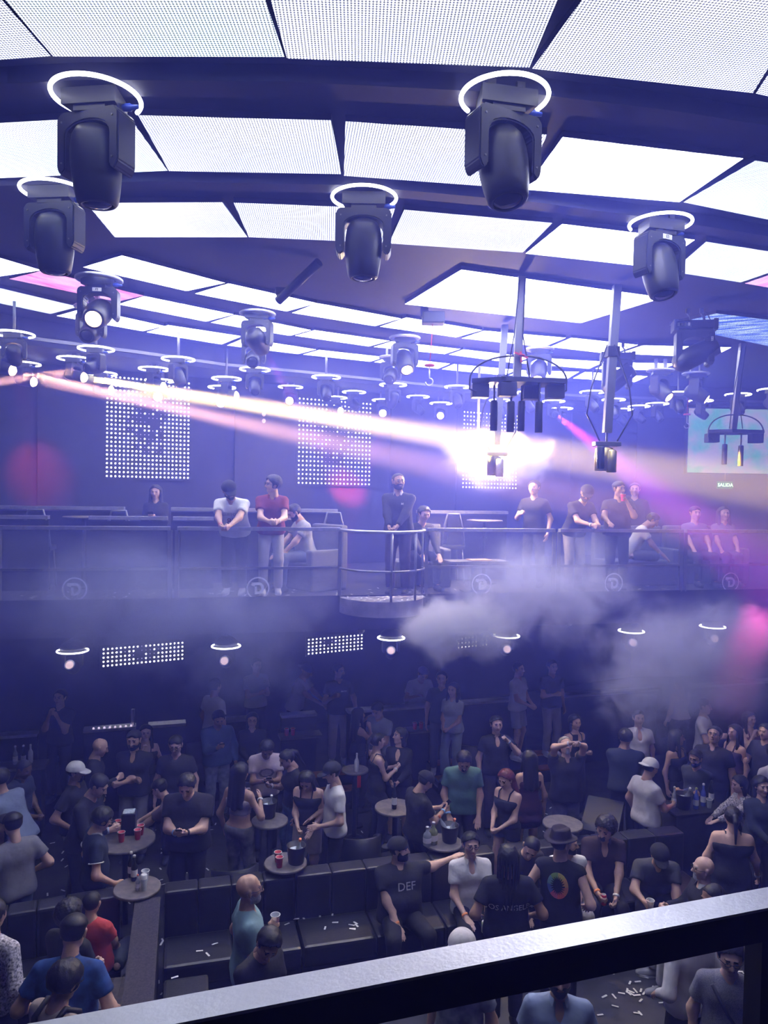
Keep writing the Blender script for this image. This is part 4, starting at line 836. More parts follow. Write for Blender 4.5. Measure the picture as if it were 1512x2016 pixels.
        if prt:
            for (txt, size, back, zo, xo, pc, squash) in (prt if isinstance(prt, list) else [prt]):
                m2 = text_mesh(txt, size, .004 * size) if isinstance(txt, str) else txt
                bm = bmesh.new(); bm.from_mesh(m2); bmesh.ops.remove_doubles(bm, verts=bm.verts, dist=1e-5); bmesh.ops.triangulate(bm, faces=bm.faces); bmesh.ops.subdivide_edges(bm, edges=[e for e in bm.edges if e.calc_length() > .03], cuts=2); bm.verts.index_update()
                sg = -1 if back else 1; vv = np.array([tuple(x.co) for x in bm.verts]); X = -vv[:, 0] * squash * sg + xo; n_ = fw * sg
                Pp = at(0, 0, zo) + X[:, None] * rt + vv[:, 1][:, None] * t + n_ * .45
                for _ in range(30): Pp = Pp - n_ * np.clip(fs(Pp) - .006, 0, .1)[:, None]
                ok_ = fs(Pp) < .035; F_ = [[x.index for x in fc.verts] for fc in bm.faces if all(ok_[x.index] for x in fc.verts)]; bm.free(); pm_ = raw(Pp, F_); pm_.materials.append(mat('print_%d_%d_%d' % tuple(int(c * 99) for c in pc), pc, .7)); link('print', pm_, so)
    if pt != 'none':
        o = .016 if pt != 'tight' else .006; pr = [(torso[4][0], torso[4][1], torso[4][2] + .008, torso[4][3] + .008)]; cuts = []
        for i in (0, 1):
            (a, b, ra, rb), (c, d_, rc, rd) = leg_p[i]; u = (d_ - c) / np.linalg.norm(d_ - c)
            if pt in ('long', 'tight', 'loose'): pr += [(a, b, ra + o, rb + o), (c, d_, rc + o, rd + (o if pt == 'tight' else .03 if pt == 'long' else .055))]; cuts.append((d_ - u * .015, u))
            elif pt == 'shorts': pr += [(a, b, ra + o, rb + .035)]; u = (b - a) / np.linalg.norm(b - a); cuts.append((a + (b - a) * .82, u))
            elif pt == 'hot': pr += [(a, a + (b - a) * .4, ra + o, ra + .02)]; u = (b - a) / np.linalg.norm(b - a); cuts.append((a + (b - a) * .3, u))
            elif pt == 'skirt': pr += [(a, a + (b - a) * .75, ra + .02, ra + .03)]; u = (b - a) / np.linalg.norm(b - a); cuts.append((a + (b - a) * .6, u))
        if pt == 'skirt': pr += [((leg_p[0][0][0] + leg_p[1][0][0]) / 2, (leg_p[0][0][1] + leg_p[1][0][1]) / 2, .12, .12)]
        fp0 = field(pr, .03); wa = at(0, 0, .07)
        def fp(P):
            d = np.maximum(fp0(P), (P - wa) @ t if sit is None else -1 + 0 * P[:, 0])
            for c, u in cuts[:1] if pt == 'skirt' else []: d = np.maximum(d, (P - c) @ u)
            if pt != 'skirt':
                for i, (c, u) in enumerate(cuts): d = np.maximum(d, np.where((P[:, 0] > 0) == (i == 0), (P - c) @ u, -1))
            return d
        pp = np.array([p for a in pr for p in (a[0], a[1])]); v, f = nets(fp, pp.min(0) - .17, pp.max(0) + .17, .023 if lod else .029)
        if len(v): link({'shorts': 'shorts', 'hot': 'shorts', 'skirt': 'skirt'}.get(pt, 'trousers'), np_mesh('trousers', v, f, [cloth(pants, ppat)]), root)
    if shoes and legs:
        for i in (0, 1):
            a = ank[i]; sf = lambda P: np.maximum(field([(a + A(0, -.05, -.04), a + A(0, .05, -.05), .042, .045), (a + A(0, .05, -.05), a + A(.008 * (1 - 2 * i), .15, -.06), .045, .036), (a + A(0, -.02, -.04), a + A(0, -.015, .03), .045, .045)], .02)(P), .003 - P[:, 2])
            v, f = nets(sf, a - .1, a + A(.1, .22, .08), .017); so = link('shoe', np_mesh('shoe', v, f, [cloth(shoes)]), root)
            b = B(); oc = [(a[0] + .046 * math.cos(k), a[1] + .05 + .125 * math.sin(k)) for k in [2 * math.pi * j / 14 for j in range(14)]]; link('sole', b.prism(oc, 0, .024).mesh('sole'), so, mat('sole_white', (.7, .7, .72), .6) if sum(shoes) > .4 or i == 0 and sum(shoes) > .2 else M_BLACK)
    Mh = Matrix.Translation(tuple(hc_)) @ Matrix([list(HM[i]) for i in range(3)]).to_4x4() @ Matrix.Scale(s, 4)
    def on_head(nm, data, x=1.0): o = link(nm, data, root); o.matrix_local = Mh @ Matrix.Scale(x, 4); return o
    for hk in (hair if isinstance(hair, tuple) else (hair,)):
        if hk and hk != 'bald':
            if hk in ('cap', 'capback', 'fedora', 'widehat'): on_head('cap' if 'cap' in hk else 'hat', hair_data(hk, cloth(capc or (.02, .02, .025))))
            else: on_head('hair', hair_data(hk, hair_m(hc)))
    if beard: on_head('beard', hair_data(beard if isinstance(beard, str) else 'beard', hair_m(hc if hc != 'r' else 'k')))
    if glasses: on_head('glasses', GLASS_ME)
    if band is not None:
        for i, c in (band if isinstance(band, list) else [band]):
            e, w = arms[i][1], arms[i][2]; u = (w - e) / np.linalg.norm(w - e); o = link('wristband', B().lathe([(.033, -.012), (.035, -.012), (.035, .012), (.033, .012), (.033, -.012)], 14, cap=False).mesh('band'), root, mat('band_%d_%d_%d' % tuple(int(x * 99) for x in c), c, .5))
            o.matrix_local = Matrix.Translation(tuple(w - u * .02)) @ V(tuple(u)).to_track_quat('Z', 'X').to_matrix().to_4x4() @ Matrix.Scale(s, 4)
    info = dict(root=root, rz=rz, hand=[W(a[2] + (a[2] - a[1]) / np.linalg.norm(a[2] - a[1]) * .075) for a in arms], palm=[q @ V(tuple(a[4])) for a in arms], fwd=q @ V((0, 1, 0)), label=label)
    if key: PERSONS[key] = info
    return info

# ------------------------------------------------------------------ our own gallery rail in front of the camera
RZ = EYE - .6
ra, rb_ = onz(-200, 2062.5, RZ), onz(1800, 1693, RZ); rd = (rb_ - ra).normalized(); rn = V((-rd.y, rd.x, 0)); ra -= rd * 3; rb_ += rd * 4
rail2 = empty('near_railing', (ra + rb_) / 2 - V((0, 0, RZ - BALC)), 'brushed steel topped black railing with a glass pane in front of the viewer', 'railing'); iv2 = Matrix.Translation(-rail2.location)
def ad2(b, n, m): o = b.build(n, m, rail2); o.matrix_parent_inverse = iv2; return o
M_RTOP = mat('worn_steel_top', (.62, .62, .68), .36, .75, noise=.1, nscale=9, bump=.04, bscale=140)
ad2(B().prism([ra - rn * .046, rb_ - rn * .046, rb_, ra], RZ - .004, RZ), 'steel_cap', M_RTOP)
ad2(B().prism([ra - rn * .0455, rb_ - rn * .0455, rb_ - rn * .001, ra - rn * .001], RZ - .05, RZ - .004), 'rail_bar', M_BLACK)
for px in (1493, 210 - 1500): 
    pp = onz(px, 1815, RZ - .05); pp = ra + rd * ((pp - ra).dot(rd)) - rn * .023
    ad2(B().bar(V((pp.x, pp.y, BALC)), V((pp.x, pp.y, RZ - .05)), .045, .05, up=V((0, 1, 0))), 'post', M_BLACK)
g0 = ra + rd * .05 - rn * .02; g1 = ra + rd * ((onz(1455, 1815, RZ) - ra).dot(rd)) - rn * .02
ad2(B().prism([g0, g1, g1 + rn * .008, g0 + rn * .008], BALC + .06, RZ - .055), 'glass_pane', M_GLASS)
g2, g3 = g1 + rd * .1, rb_ - rn * .02 - rd * .05
ad2(B().prism([g2, g3, g3 + rn * .008, g2 + rn * .008], BALC + .06, RZ - .055), 'glass_pane', M_GLASS)
near_floor = struct(B().prism([(-10, -6), (14, -6), (14, rb_.y + (14 - rb_.x) * rd.y / rd.x), (ra.x, ra.y), (-10, ra.y - (ra.x + 10) * rd.y / rd.x)], 3.3, BALC).build('floor_gallery', M_DARK))
near_floor.location = (0, -.06, 0)

# ------------------------------------------------------------------ sofas, tables, chairs
def sofa(pl, pr, lab, n=2, seat=.45, back=.92, depth=.5, zl=None):
    a, b_ = onz(*pl, seat), onz(*pr, seat); a.z = b_.z = 0; d = (b_ - a).normalized(); nn = V((-d.y, d.x, 0)); L = (b_ - a).length
    root = empty('sofa', (a + b_) / 2, lab, 'sofa', 'black upholstered booth sofas', math.atan2(d.y, d.x))
    B().box((0, .38, .13), (L, .76, .2)).build('plinth', M_BLACK, root)
    w = L / n
    for k in range(n):
        x = -L / 2 + w * (k + .5)
        B().box((x, .26, .345), (w - .008, .54, .22), bev=.035).build('seat_cushion', M_LEATH, root)
        m = max(2, round(w / .36))
        for j in range(m): B().box((x - w / 2 + w * (j + .5) / m, .63, .58), (w / m - .002, .23, .7), bev=.028).build('back_panel', M_LEATH, root)
    return root
sofa((320, 1907), (595, 1867), 'black booth sofa behind the standing man in the pale teal shirt', 2)
sofa((598, 1866), (1010, 1806), 'black booth sofa under the man in the printed tee', 3)
sofa((-130, 1989), (240, 1913), 'black booth sofa with strips of confetti, beside the dark divider', 3)
sofa((1032, 1804), (1400, 1756), 'black booth sofa under the seated men near the tilted case', 3)
dv0, dv1 = onz(291, 1770, .95), onz(268, 2010, .95)
dvr = empty('booth_divider', V(((dv0.x + dv1.x) / 2, (dv0.y + dv1.y) / 2, 0)), 'dark carpeted low divider between the two booths', 'divider'); ivd = Matrix.Translation(-dvr.location)
for b_, n_, m_ in ((B().bar(V((dv0.x, dv0.y, .46)), V((dv1.x, dv1.y, .46)), .22, .92), 'panel', M_BLACK), (B().bar(V((dv0.x, dv0.y, .94)), V((dv1.x, dv1.y, .94)), .25, .04), 'cap_board', mat('carpet_dark', (.05, .045, .06), .95, noise=.4, nscale=60))):
    o = b_.build(n_, m_, dvr); o.matrix_parent_inverse = ivd
ot = onz(366, 1950, .45); root = empty('ottoman', V((ot.x, ot.y, 0)), 'square black upholstered ottoman with one slip of confetti on top', 'ottoman', rz=.25); B().box((0, 0, .25), (.42, .42, .4), bev=.03).build('cushion', M_LEATH, root); B().box((0, 0, .03), (.38, .38, .06)).build('plinth', M_BLACK, root)
og = onz(1386, 1852, .45); root = empty('ottoman', V((og.x, og.y, 0)), 'square black upholstered ottoman under the goateed man', 'ottoman', rz=.1); B().box((0, 0, .25), (.42, .42, .4), bev=.03).build('cushion', M_LEATH, root); B().box((0, 0, .03), (.38, .38, .06)).build('plinth', M_BLACK, root)
def round_table(px, py, z, r, lab, grp='round tables with grey wood tops', fr=.7):
    p = onz(px, py, z); root = empty('round_table', V((p.x, p.y, 0)), lab, 'table', grp)
    B().lathe([(r - .01, -.03), (r, -.025), (r, -.005), (r - .01, 0)], 32, (0, 0, z)).build('tabletop', M_WOOD, root)
    B().lathe([(.035, .03), (.035, z - .03)], 14).build('column', M_BLACK, root); B().lathe([(r * fr, 0), (r * fr, .015), (.05, .04)], 24).build('foot', M_BLACK, root); return root
TB = [(247, 1652, 1.05, .34, 'round wood table crowded with red cups and a black ice box'), (270, 1746, 1.0, .24, 'round wood table with flip-top bottles and a rolled napkin'), (531, 1614, 1.05, .23, 'round table between the woman in acid-wash jeans and the couple'), (699, 1514, 1.05, .2, 'small round table with a white bottle behind the woman in the halter top'),
      (778, 1588, 1.05, .27, 'round table with a tall dark bottle beside the graphic tee'), (562, 1697, 1.0, .24, 'small round table behind the sofa with two red cups and an ice bucket'), (1108, 1620, 1.05, .25, 'pale round table behind the man in the dark hat'), (872, 1657, 1.0, .23, 'round table with bottles and an ice bucket behind the white-shirted man')]
for t_ in TB: round_table(*t_, fr=.7 if 'sofa' not in t_[4] and 'white-shirted' not in t_[4] and 'hat' not in t_[4] else .25)
# cloth-covered service table on the right
sp_ = onz(1368, 1588, 1.0); root = empty('service_table', V((sp_.x, sp_.y, 0)), 'square table under a black cloth with bottles on it', 'table', rz=.24)
B().box((0, 0, .985), (.84, .4, .03), bev=.008).build('tabletop', M_BLACK, root); B().box((0, 0, .49), (.82, .38, .97), bev=.03).build('cloth', cloth((.03, .03, .04)), root)
cp = onz(1186, 1594, .75); root = empty('tilted_case', V((cp.x, cp.y, 0)), 'black equipment case with a slanted lid beside the steps', 'case', rz=-.45)
B().prism([(-.25, -.3), (.25, -.3), (.25, .3), (-.25, .3)], 0, .55).add([(-.25, -.3, .55), (.25, -.3, .55), (.25, .3, .8), (-.25, .3, .8), (-.25, .3, .55), (.25, .3, .55)], [(0, 1, 2, 3), (3, 2, 5, 4), (0, 3, 4), (1, 5, 2)]).build('body', M_PLAST, root); B().box((0, -.31, .3), (.3, .02, .04)).build('handle', M_GREYM, root)
lw = onz(209, 1955, .55); root = empty('low_table', V((lw.x, lw.y, 0)), 'low square table with a grained wood top beside the divider', 'table', rz=.2)
for k in range(5): B().box((-.15 + k * .075, 0, .535), (.072, .42, .03)).build('plank', M_WOOD, root)
B().box((0, 0, .26), (.12, .12, .52)).build('column', M_BLACK, root); B().box((0, 0, .01), (.3, .3, .02)).build('foot', M_BLACK, root)
def chair(px, py, rz, lab):
    p = onz(px, py, .47); root = empty('tub_chair', V((p.x, p.y, 0)), lab, 'chair', 'black tub chairs on the lower floor', math.radians(rz))
    B().lathe([(.2, .38), (.235, .4), (.24, .44), (.2, .47)], 20).build('seat', M_LEATH, root)
    n = 14; o_, i_ = [], []
    for k in range(n + 1):
        a = math.radians(150 + 240 * k / n); c, s_ = math.cos(a), math.sin(a); hh = .84 - .14 * (abs(k - n / 2) / (n / 2)) ** 2
        o_ += [(.27 * c, .27 * s_, .4), (.275 * c, .275 * s_, hh)]; i_ += [(.235 * c, .235 * s_, .4), (.24 * c, .24 * s_, hh)]
    m = len(o_); b = B(); b.add(o_ + i_, [(2 * k, 2 * k + 2, 2 * k + 3, 2 * k + 1) for k in range(n)] + [(m + 2 * k, m + 2 * k + 1, m + 2 * k + 3, m + 2 * k + 2) for k in range(n)] + [(2 * k + 1, 2 * k + 3, m + 2 * k + 3, m + 2 * k + 1) for k in range(n)] + [(0, 1, m + 1, m), (2 * n, m + 2 * n, m + 2 * n + 1, 2 * n + 1)], True); b.build('backrest', M_LEATH, root)
    for sx in (-1, 1):
        for sy in (-1, 1): B().tube([(.15 * sx, .15 * sy, .39), (.19 * sx, .19 * sy, 0)], .014, 6).build('leg', M_GREYM, root)
for c_ in ((462, 1754, 20, 'black tub chair behind the sofa beside the acid-wash jeans'), (708, 1690, 15, 'black tub chair behind the sofa beside the man in the white tee and cap'), (640, 1640, 60, 'black tub chair in the dark between the couple and the halter top'), (1213, 1678, 10, 'black tub chair beside the man in the white tee'), (505, 1575, 0, 'black tub chair beyond the couple with phones'), (925, 1500, -10, 'pale backed tub chair beyond the green tee')): chair(*c_)
# gallery sofa blocks
def gal_sofa(px, off, lab, w=.9, rz=0):
    p = eb(px) + E_N * off; root = empty('gallery_sofa', V((p.x, p.y, BALC)), lab, 'sofa', 'grey sofas in the gallery', math.radians(13 + rz))
    mg = mat('grey_upholstery', (.13, .13, .16), .7, noise=.15, nscale=8)
    B().box((0, 0, .22), (w, .6, .42), bev=.03).build('seat', mg, root); B().box((0, .34, .5), (w, .14, 1.0), bev=.04).build('backrest', mg, root); B().box((w / 2 - .07, 0, .32), (.14, .6, .62), bev=.03).build('armrest', mg, root)
gal_sofa(628, .82, 'grey gallery sofa under the seated man in the grey tee', .75, -60); gal_sofa(1311, .88, 'grey ribbed gallery sofa under the reclining guest in white', 1.3); gal_sofa(1466, 1.0, 'dark gallery sofa with two seated guests', 1.3); gal_sofa(860, 1.0, 'dark gallery sofa right of the round podium', .9)
for px, off, lab in ((28, 1.4, 'gallery armchair with a wishbone back at the start of the ledge'), (212, 1.38, 'gallery armchair with a wishbone back beside the reading woman'), (684, 1.5, 'gallery armchair with a wishbone back under the middle dot screen'), (945, 1.5, 'gallery armchair with a wishbone back in the smoke')):
    p = eb(px) + E_N * off; root = empty('wishbone_chair', V((p.x, p.y, BALC)), lab, 'chair', 'wishbone backed gallery chairs', .2)
    B().box((0, 0, .6), (.42, .42, .07), bev=.02).build('seat', M_LEATH, root); B().tube([(-.2, -.17, .62), (-.17, -.18, .9), (-.1, -.18, 1.17), (.1, -.18, 1.17), (.17, -.18, .9), (.2, -.17, .62)], .02, 8).build('back_frame', M_GREYM, root); B().bar((0, -.17, .65), (0, -.18, 1.15), .2, .02, up=V((0, 1, 0))).build('back_panel', M_LEATH, root)
    for sx in (-1, 1):
        for sy in (-1, 1): B().tube([(.17 * sx, .17 * sy, .58), (.2 * sx, .2 * sy, 0)], .014, 6).build('leg', M_GREYM, root)
for px, off, lab in ((130, 1.4, 'thin gallery table between the two wishbone chairs'), (562, 1.4, 'thin gallery table beside the man in the red polo'), (1012, 1.32, 'thin gallery table in the smoke')):
    p = eb(px) + E_N * off; root = empty('gallery_table', V((p.x, p.y, BALC)), lab, 'table', 'thin gallery tables'); B().lathe([(.3, 0), (.31, .012), (.3, .025)], 24, (0, 0, 1.05)).build('tabletop', M_WOOD, root); B().lathe([(.03, .02), (.03, 1.05)], 10).build('column', M_BLACK, root); B().lathe([(.22, 0), (.2, .02)], 18).build('foot', M_BLACK, root)
p = onplane(936, 1113, eb(900) + E_N * .27, E_N); root = empty('low_gallery_table', V((p.x, p.y, BALC)), 'low gallery table with papers right of the round podium', 'table', rz=.23); B().box((0, 0, .47), (.95, .36, .04), bev=.006).build('tabletop', M_GREYM, root); B().box((0, 0, .225), (.1, .1, .45)).build('column', M_BLACK, root); B().box((0, 0, .01), (.4, .3, .02)).build('foot', M_BLACK, root)
tp0 = B().box((p.x + .05, p.y - .02, BALC + .5), (.34, .25, .015), .3).build('menu_card', mat('amber_card', (.5, .33, .2), .6)); tag(tp0, 'amber coloured menu card lying on the low gallery table', 'card')

# ------------------------------------------------------------------ people in the gallery opposite
WT, BK, NV = (.72, .72, .74), (.018, .018, .022), (.02, .03, .06)
def gp(px, off): v = eb(px) + E_N * off; return (v.x, v.y)
Z = BALC
person('woman with long dark hair in black behind the gallery ledge, looking at her phone', 0, 0, 185, 'phone', BK, 'long', hair='longf', skin=0, h=1.56, fem=True, z0=Z, nod=8, pos=gp(288, 1.64), lod=0, key='B1')
person('man in a white printed tee and black cap leaning on the gallery rail', 0, 0, 180, 'rail', WT, 'tee', BK, hair=('buzz', 'cap'), skin=1, fat=1.18, z0=Z, lean=34, nod=22, hy=25, pos=gp(463, .42), shoes=(.6, .6, .62), beard='beard', prt=[('CUSTOM', .06, False, .36, 0, (.05, .05, .06), 1), ('89', .13, False, .24, 0, (.25, .05, .05), 1)], band=[(0, (.6, .1, .1))], key='B2')
person('man in a dark red polo and pale trousers leaning on the gallery rail', 0, 0, 192, 'rail', (.2, .03, .04), 'polo', (.42, .4, .46), hair='full', skin=0, z0=Z, lean=18, nod=5, hy=-70, glasses=True, pos=gp(536, .36), shoes=(.5, .5, .52), band=(1, (.7, .7, .7)), key='B3')
person('seated man in a grey tee bent over on the gallery sofa', 0, 0, 118, 'lap', (.36, .35, .38), 'tee', (.08, .1, .17), hair='short', skin=1, z0=Z, sit=.44, lean=12, nod=30, fat=1.1, pos=gp(616, .8), beard='beard', key='B4')
person('bearded man with glasses in a black jacket at the round podium rail', 0, 0, 165, 'fold', BK, 'long', (.03, .02, .025), hair='buzz', skin=2, h=1.8, z0=Z, lean=6, hy=35, glasses=True, beard='beard', pos=gp(790, .22), fat=1.12, collar=(.3, .3, .33), R=((.04, .34, -.52), 'grip', (-1, 0, 0)), L=((-.06, .36, -.5), 'grip', (1, 0, 0)), prt=[('M', .05, False, .38, -.09, (.6, .6, .65), 1)], key='B5')
person('dim man in black with a white scarf veiled by smoke behind the gallery rail', 0, 0, 150, 'hold', BK, 'tee', hair='short', skin=1, z0=Z, lean=8, pos=gp(1093, .8), lod=0)
person('man in a black tee, logo cap and chain leaning on the gallery rail in smoke', 0, 0, 200, 'rail', BK, 'tee', (.3, .27, .26), hair=('cap',), skin=1, z0=Z, lean=25, nod=22, hy=-30, beard='beard', pos=gp(1150, .4), band=(0, (.75, .75, .75)), key='B7')
person('man in a black tee drinking from a red cup at the gallery rail', 0, 0, 175, 'drink', BK, 'tee', (.06, .06, .07), hair='fade', skin=2, fat=1.15, z0=Z, lean=8, hy=30, pos=gp(1235, .37), R=((.2, .4, -.36), 'relax', (0, 0, -1)), L=((-.08, .23, -.04), 'grip', (1, .1, 0)), key='B8')
person('man in black filming with a small camera at the back of the gallery', 0, 0, 160, 'hold', BK, 'long', hair='short', skin=1, z0=Z, pos=gp(1352, 1.6), lod=0, R=((.16, .3, -.1), 'grip', (-1, 0, 0)), key='B9')
person('guest in a white tee slumped sideways on the ribbed gallery sofa', 0, 0, 250, 'lap', (.66, .62, .6), 'tee', (.04, .04, .05), hair='short', skin=2, z0=Z, sit=.44, lean=30, side=-8, pos=gp(1292, .86), lod=0, nod=30, tuck=True)
person('dim seated guest in blue at the end of the gallery', 0, 0, 185, 'lap', (.1, .12, .2), 'tee', hair='fade', skin=1, z0=Z, sit=.44, pos=gp(1430, .88), lod=0)
person('dim seated woman leaning beside the guest in blue in the gallery', 0, 0, 178, 'lap', (.12, .13, .2), 'tee', hair='longf', fem=True, skin=1, z0=Z, sit=.44, pos=gp(1490, .88), lod=0)
person('dark seated guest in black on the gallery sofa right of the podium', 0, 0, 205, 'lap', BK, 'long', hair='short', skin=1, z0=Z, sit=.44, lean=22, nod=10, pos=gp(848, .88), lod=0)

# ------------------------------------------------------------------ people on the raised tier under the gallery
Z = TIER
person('dim man in a dark tee holding his hands to his mouth in the tier gap', 118, 1358, 175, 'drink', (.03, .03, .05), 'tee', hair='short', skin=1, h=1.7, z0=Z, lod=0, L=((-.06, .2, -.1), 'grip', (1, 0, 0)))
person('man in a loose white tee and jeans seen from behind on the tier', 424, 1336, 320, 'down', (.6, .58, .6), 'tee', (.16, .2, .3), hair='short', skin=1, z0=Z, lod=0, fat=1.1, ppat='denim')
person('hazy guest in a pale grey tee at the back of the tier', 505, 1297, 210, 'phone', (.42, .42, .45), 'tee', hair='short', skin=1, z0=Z, lod=0)
person('guest in a long white tee stooping at the tier ledge', 610, 1310, 250, 'table', (.5, .5, .52), 'tee', hair='capback', skin=2, z0=Z, lean=16, nod=20, lod=0)
person('man in a black tee and khaki trousers standing on the amber steps', 668, 1308, 195, 'hold', BK, 'tee', (.36, .31, .28), hair='short', skin=1, fat=1.08, z0=Z, shoes=(.6, .6, .62), hy=40, beard='goatee', prt=('MAGIC', .035, False, .36, -.07, (.6, .6, .6), 1), R=((.14, .3, -.2), 'grip', (-1, 0, 0)), L=((-.3, .05, -.58), 'relax', (1, 0, 0)), key='T5')
person('man in a pale tee bending over with one hand on the tier ledge', 836, 1318, 200, 'table', (.48, .46, .46), 'tee', (.13, .16, .24), hair='fade', skin=2, z0=Z, lean=22, nod=25, lod=0, ppat='denim', R=((.2, .3, -.2), 'relax', (0, 0, -1)))
person('man in navy and dark jeans standing beside the second steps', 870, 1322, 170, 'down', (.04, .06, .1), 'tee', (.05, .06, .1), hair='short', skin=1, z0=Z, lod=0, shoes=(.4, .4, .45))
person('woman in wide pale jeans on the tier beside the second steps', 892, 1345, 150, 'fold', (.4, .42, .48), 'tee', (.26, .32, .42), 'loose', hair='longf', skin=1, h=1.64, fem=True, z0=Z, lod=0)
person('man in an oversized white tee and grey shorts with white sneakers on the tier', 1022, 1304, 230, 'fold', (.66, .64, .62), 'tee', (.3, .3, .33), 'shorts', hair='short', skin=1, z0=Z, lod=0, shoes=(.5, .5, .55))
person('man in khaki trousers veiled by smoke beside the third steps', 1088, 1300, 200, 'hold', (.05, .05, .08), 'tee', (.33, .29, .27), hair='short', skin=1, z0=Z, lod=0, shoes=(.5, .5, .52))
person('guest in a pale pink top seen from behind in the thick smoke', 1340, 1330, 15, 'drink', (.55, .42, .42), 'tank', (.05, .05, .08), hair='tied', skin=0, h=1.68, fem=True, z0=Z, lod=0)
Z = 0
person('man with glasses and long dark hair in black beyond the blue sweatshirt', 497, 1404, 190, 'fold', BK, 'long', hair='bob', skin=0, h=1.62, glasses=True, lod=0)
person('woman reaching up behind the man with crossed arms', 287, 1428, 200, 'drink', (.03, .03, .04), 'tank', hair='longf', skin=0, h=1.62, fem=True, lod=0)

# ------------------------------------------------------------------ people standing on the lower floor
person('bald man in black turned away between the white cap and the crossed arms', 205, 1455, 285, 'hold', (.03, .03, .035), 'long', hair='bald', skin=0, h=1.74, nod=22, lod=0)
person('bearded man in a black polo with arms crossed and grey trousers', 263, 1440, 180, 'cross', BK, 'polo', (.28, .27, .32), hair='fade', skin=1, h=1.8, fat=1.1, beard='beard', nod=5, neck=.12)
person('man in a black tee and glasses with an orange armband, arms down', 345, 1452, 185, 'down', (.03, .03, .035), 'tee', (.04, .04, .05), hair='fade', skin=0, fat=1.12, glasses=True, nod=14, band=(1, (1, .2, .1)))
person('man in a blue sweatshirt and jeans checking a phone', 432, 1403, 205, 'hold', (.07, .13, .27), 'long', (.2, .23, .32), hair='short', skin=1, fat=1.15, nod=24, R=((.06, .32, -.22), 'grip', (-.4, -.3, .8)), ppat='denim', key='M4')
person('man in a white baseball cap, black shirt and khaki trousers in profile', 153, 1501, 268, 'hips', BK, 'tee', (.3, .27, .25), hair=('buzz', 'cap'), capc=(.72, .72, .74), skin=2, h=1.72, fat=1.12, beard='goatee', nod=6)
person('man in a black satin shirt stooping over the table of red cups', 205, 1530, 262, 'fold', (.03, .03, .035), 'long', hair='fade', skin=0, h=1.83, lean=14, nod=26, band=(0, (.5, .55, .7)), R=((.06, .28, -.33), 'grip', (-1, 0, 0)), L=((-.06, .28, -.33), 'grip', (1, 0, 0)))
person('man in a navy polo with white-trimmed sleeves and glasses beside the bottles', 212, 1592, 300, 'hold', (.018, .03, .06), 'polo', (.2, .26, .4), hair='full', skin=0, h=1.69, fat=1.15, glasses=True, nod=26, collar=(.5, .5, .52), trim=(.7, .7, .72), R=((.22, .16, -.5), 'relax', (-1, 0, 0)), ppat='rip', key='M7')
person('man in a brown tee leaning across the table, seen from behind', 306, 1537, 85, 'table', (.13, .09, .09), 'tee', hair='fade', skin=0, h=1.6, lean=24, nod=20, fat=1.15, band=(1, (.9, .1, .1)))
person('large man in a black tee typing on a phone with both hands', 365, 1533, 182, 'phone', BK, 'tee', (.02, .02, .03), hair='short', skin=0, h=1.88, fat=1.42, nod=32, band=[(0, (.2, .5, .9)), (1, (.02, .02, .02))], key='M9')
person('man in a grey tee and jeans turned away at the edge of the crowd', 22, 1600, 50, 'hips', (.22, .22, .25), 'tee', (.14, .19, .33), hair='fade', skin=0, h=1.73, fat=1.15, nod=15, ppat='denim')
person('man in a pale blue shirt bending forward at the edge of the crowd', -6, 1512, 75, 'table', (.2, .25, .4), 'long', (.05, .05, .08), hair='short', skin=1, h=1.86, lean=28, fat=1.15, lod=0)
person('man in a navy polo with a shaved head looking down beside the bending man', 54, 1499, 255, 'fold', (.03, .04, .09), 'polo', hair='buzz', skin=3, h=1.68, nod=24, lod=0)
person('woman in a dark strap top and pale skirt at the far edge of the crowd', 6, 1606, 150, 'fold', (.04, .03, .05), 'tank', (.4, .4, .45), 'skirt', hair='longf', skin=1, h=1.6, fem=True, lod=0)
person('woman with long black hair and acid-wash ripped jeans from behind', 474, 1502, 335, 'hold', (.5, .42, .45), 'crop', (.2, .2, .24), 'long', hair='long', skin=1, h=1.78, fem=True, ppat='rip', R=((.17, .2, -.18), 'relax', (-1, 0, 0)), band=(0, (.7, .7, .75)))
person('man in a pale printed tee bowing over a phone', 527, 1466, 195, 'phone', (.62, .5, .56), 'tee', (.03, .03, .04), hair='short', skin=2, nod=38, lean=8, prt=('O', .2, False, .3, 0, (.2, .15, .2), 1.5), key='M14')
person('woman in a black top and blue jeans holding a phone next to the printed tee', 556, 1481, 118, 'hold', (.02, .02, .025), 'tight', (.06, .12, .26), 'tight', hair='tied', skin=1, h=1.72, fem=True, nod=30, R=((.1, .3, -.24), 'grip', (-.4, -.4, .8)), ppat='denim', band=(0, (.75, .75, .75)), shoes=(.04, .04, .05), key='M15')
person('woman with long black hair in a black top and pale striped shorts', 600, 1528, 170, 'fold', (.02, .02, .025), 'tank', (.5, .42, .48), 'shorts', hair='longf', skin=0, h=1.64, fem=True, fat=1.1, nod=38, L=((-.12, .22, -.5), 'flat', (0, -1, 0)))
person('man in a white tee and black cap with tattooed arms beside the woman in shorts', 648, 1503, 108, 'hold', (.74, .73, .76), 'tee', (.03, .035, .05), hair=('buzz', 'cap'), skin=0, h=1.78, nod=14, beard='goatee', glasses=True, L=((-.16, .24, -.42), 'flat', (0, -1, 0)), R=((.16, .25, -.44), 'flat', (0, -1, 0)))
person('woman in a black halter dress with tattoos and a watch in profile', 744, 1443, 288, 'phone', BK, 'dress', (.02, .02, .02), 'long', hair='tied', skin=0, h=1.68, fem=True, hy=5, band=(0, (.7, .7, .7)))
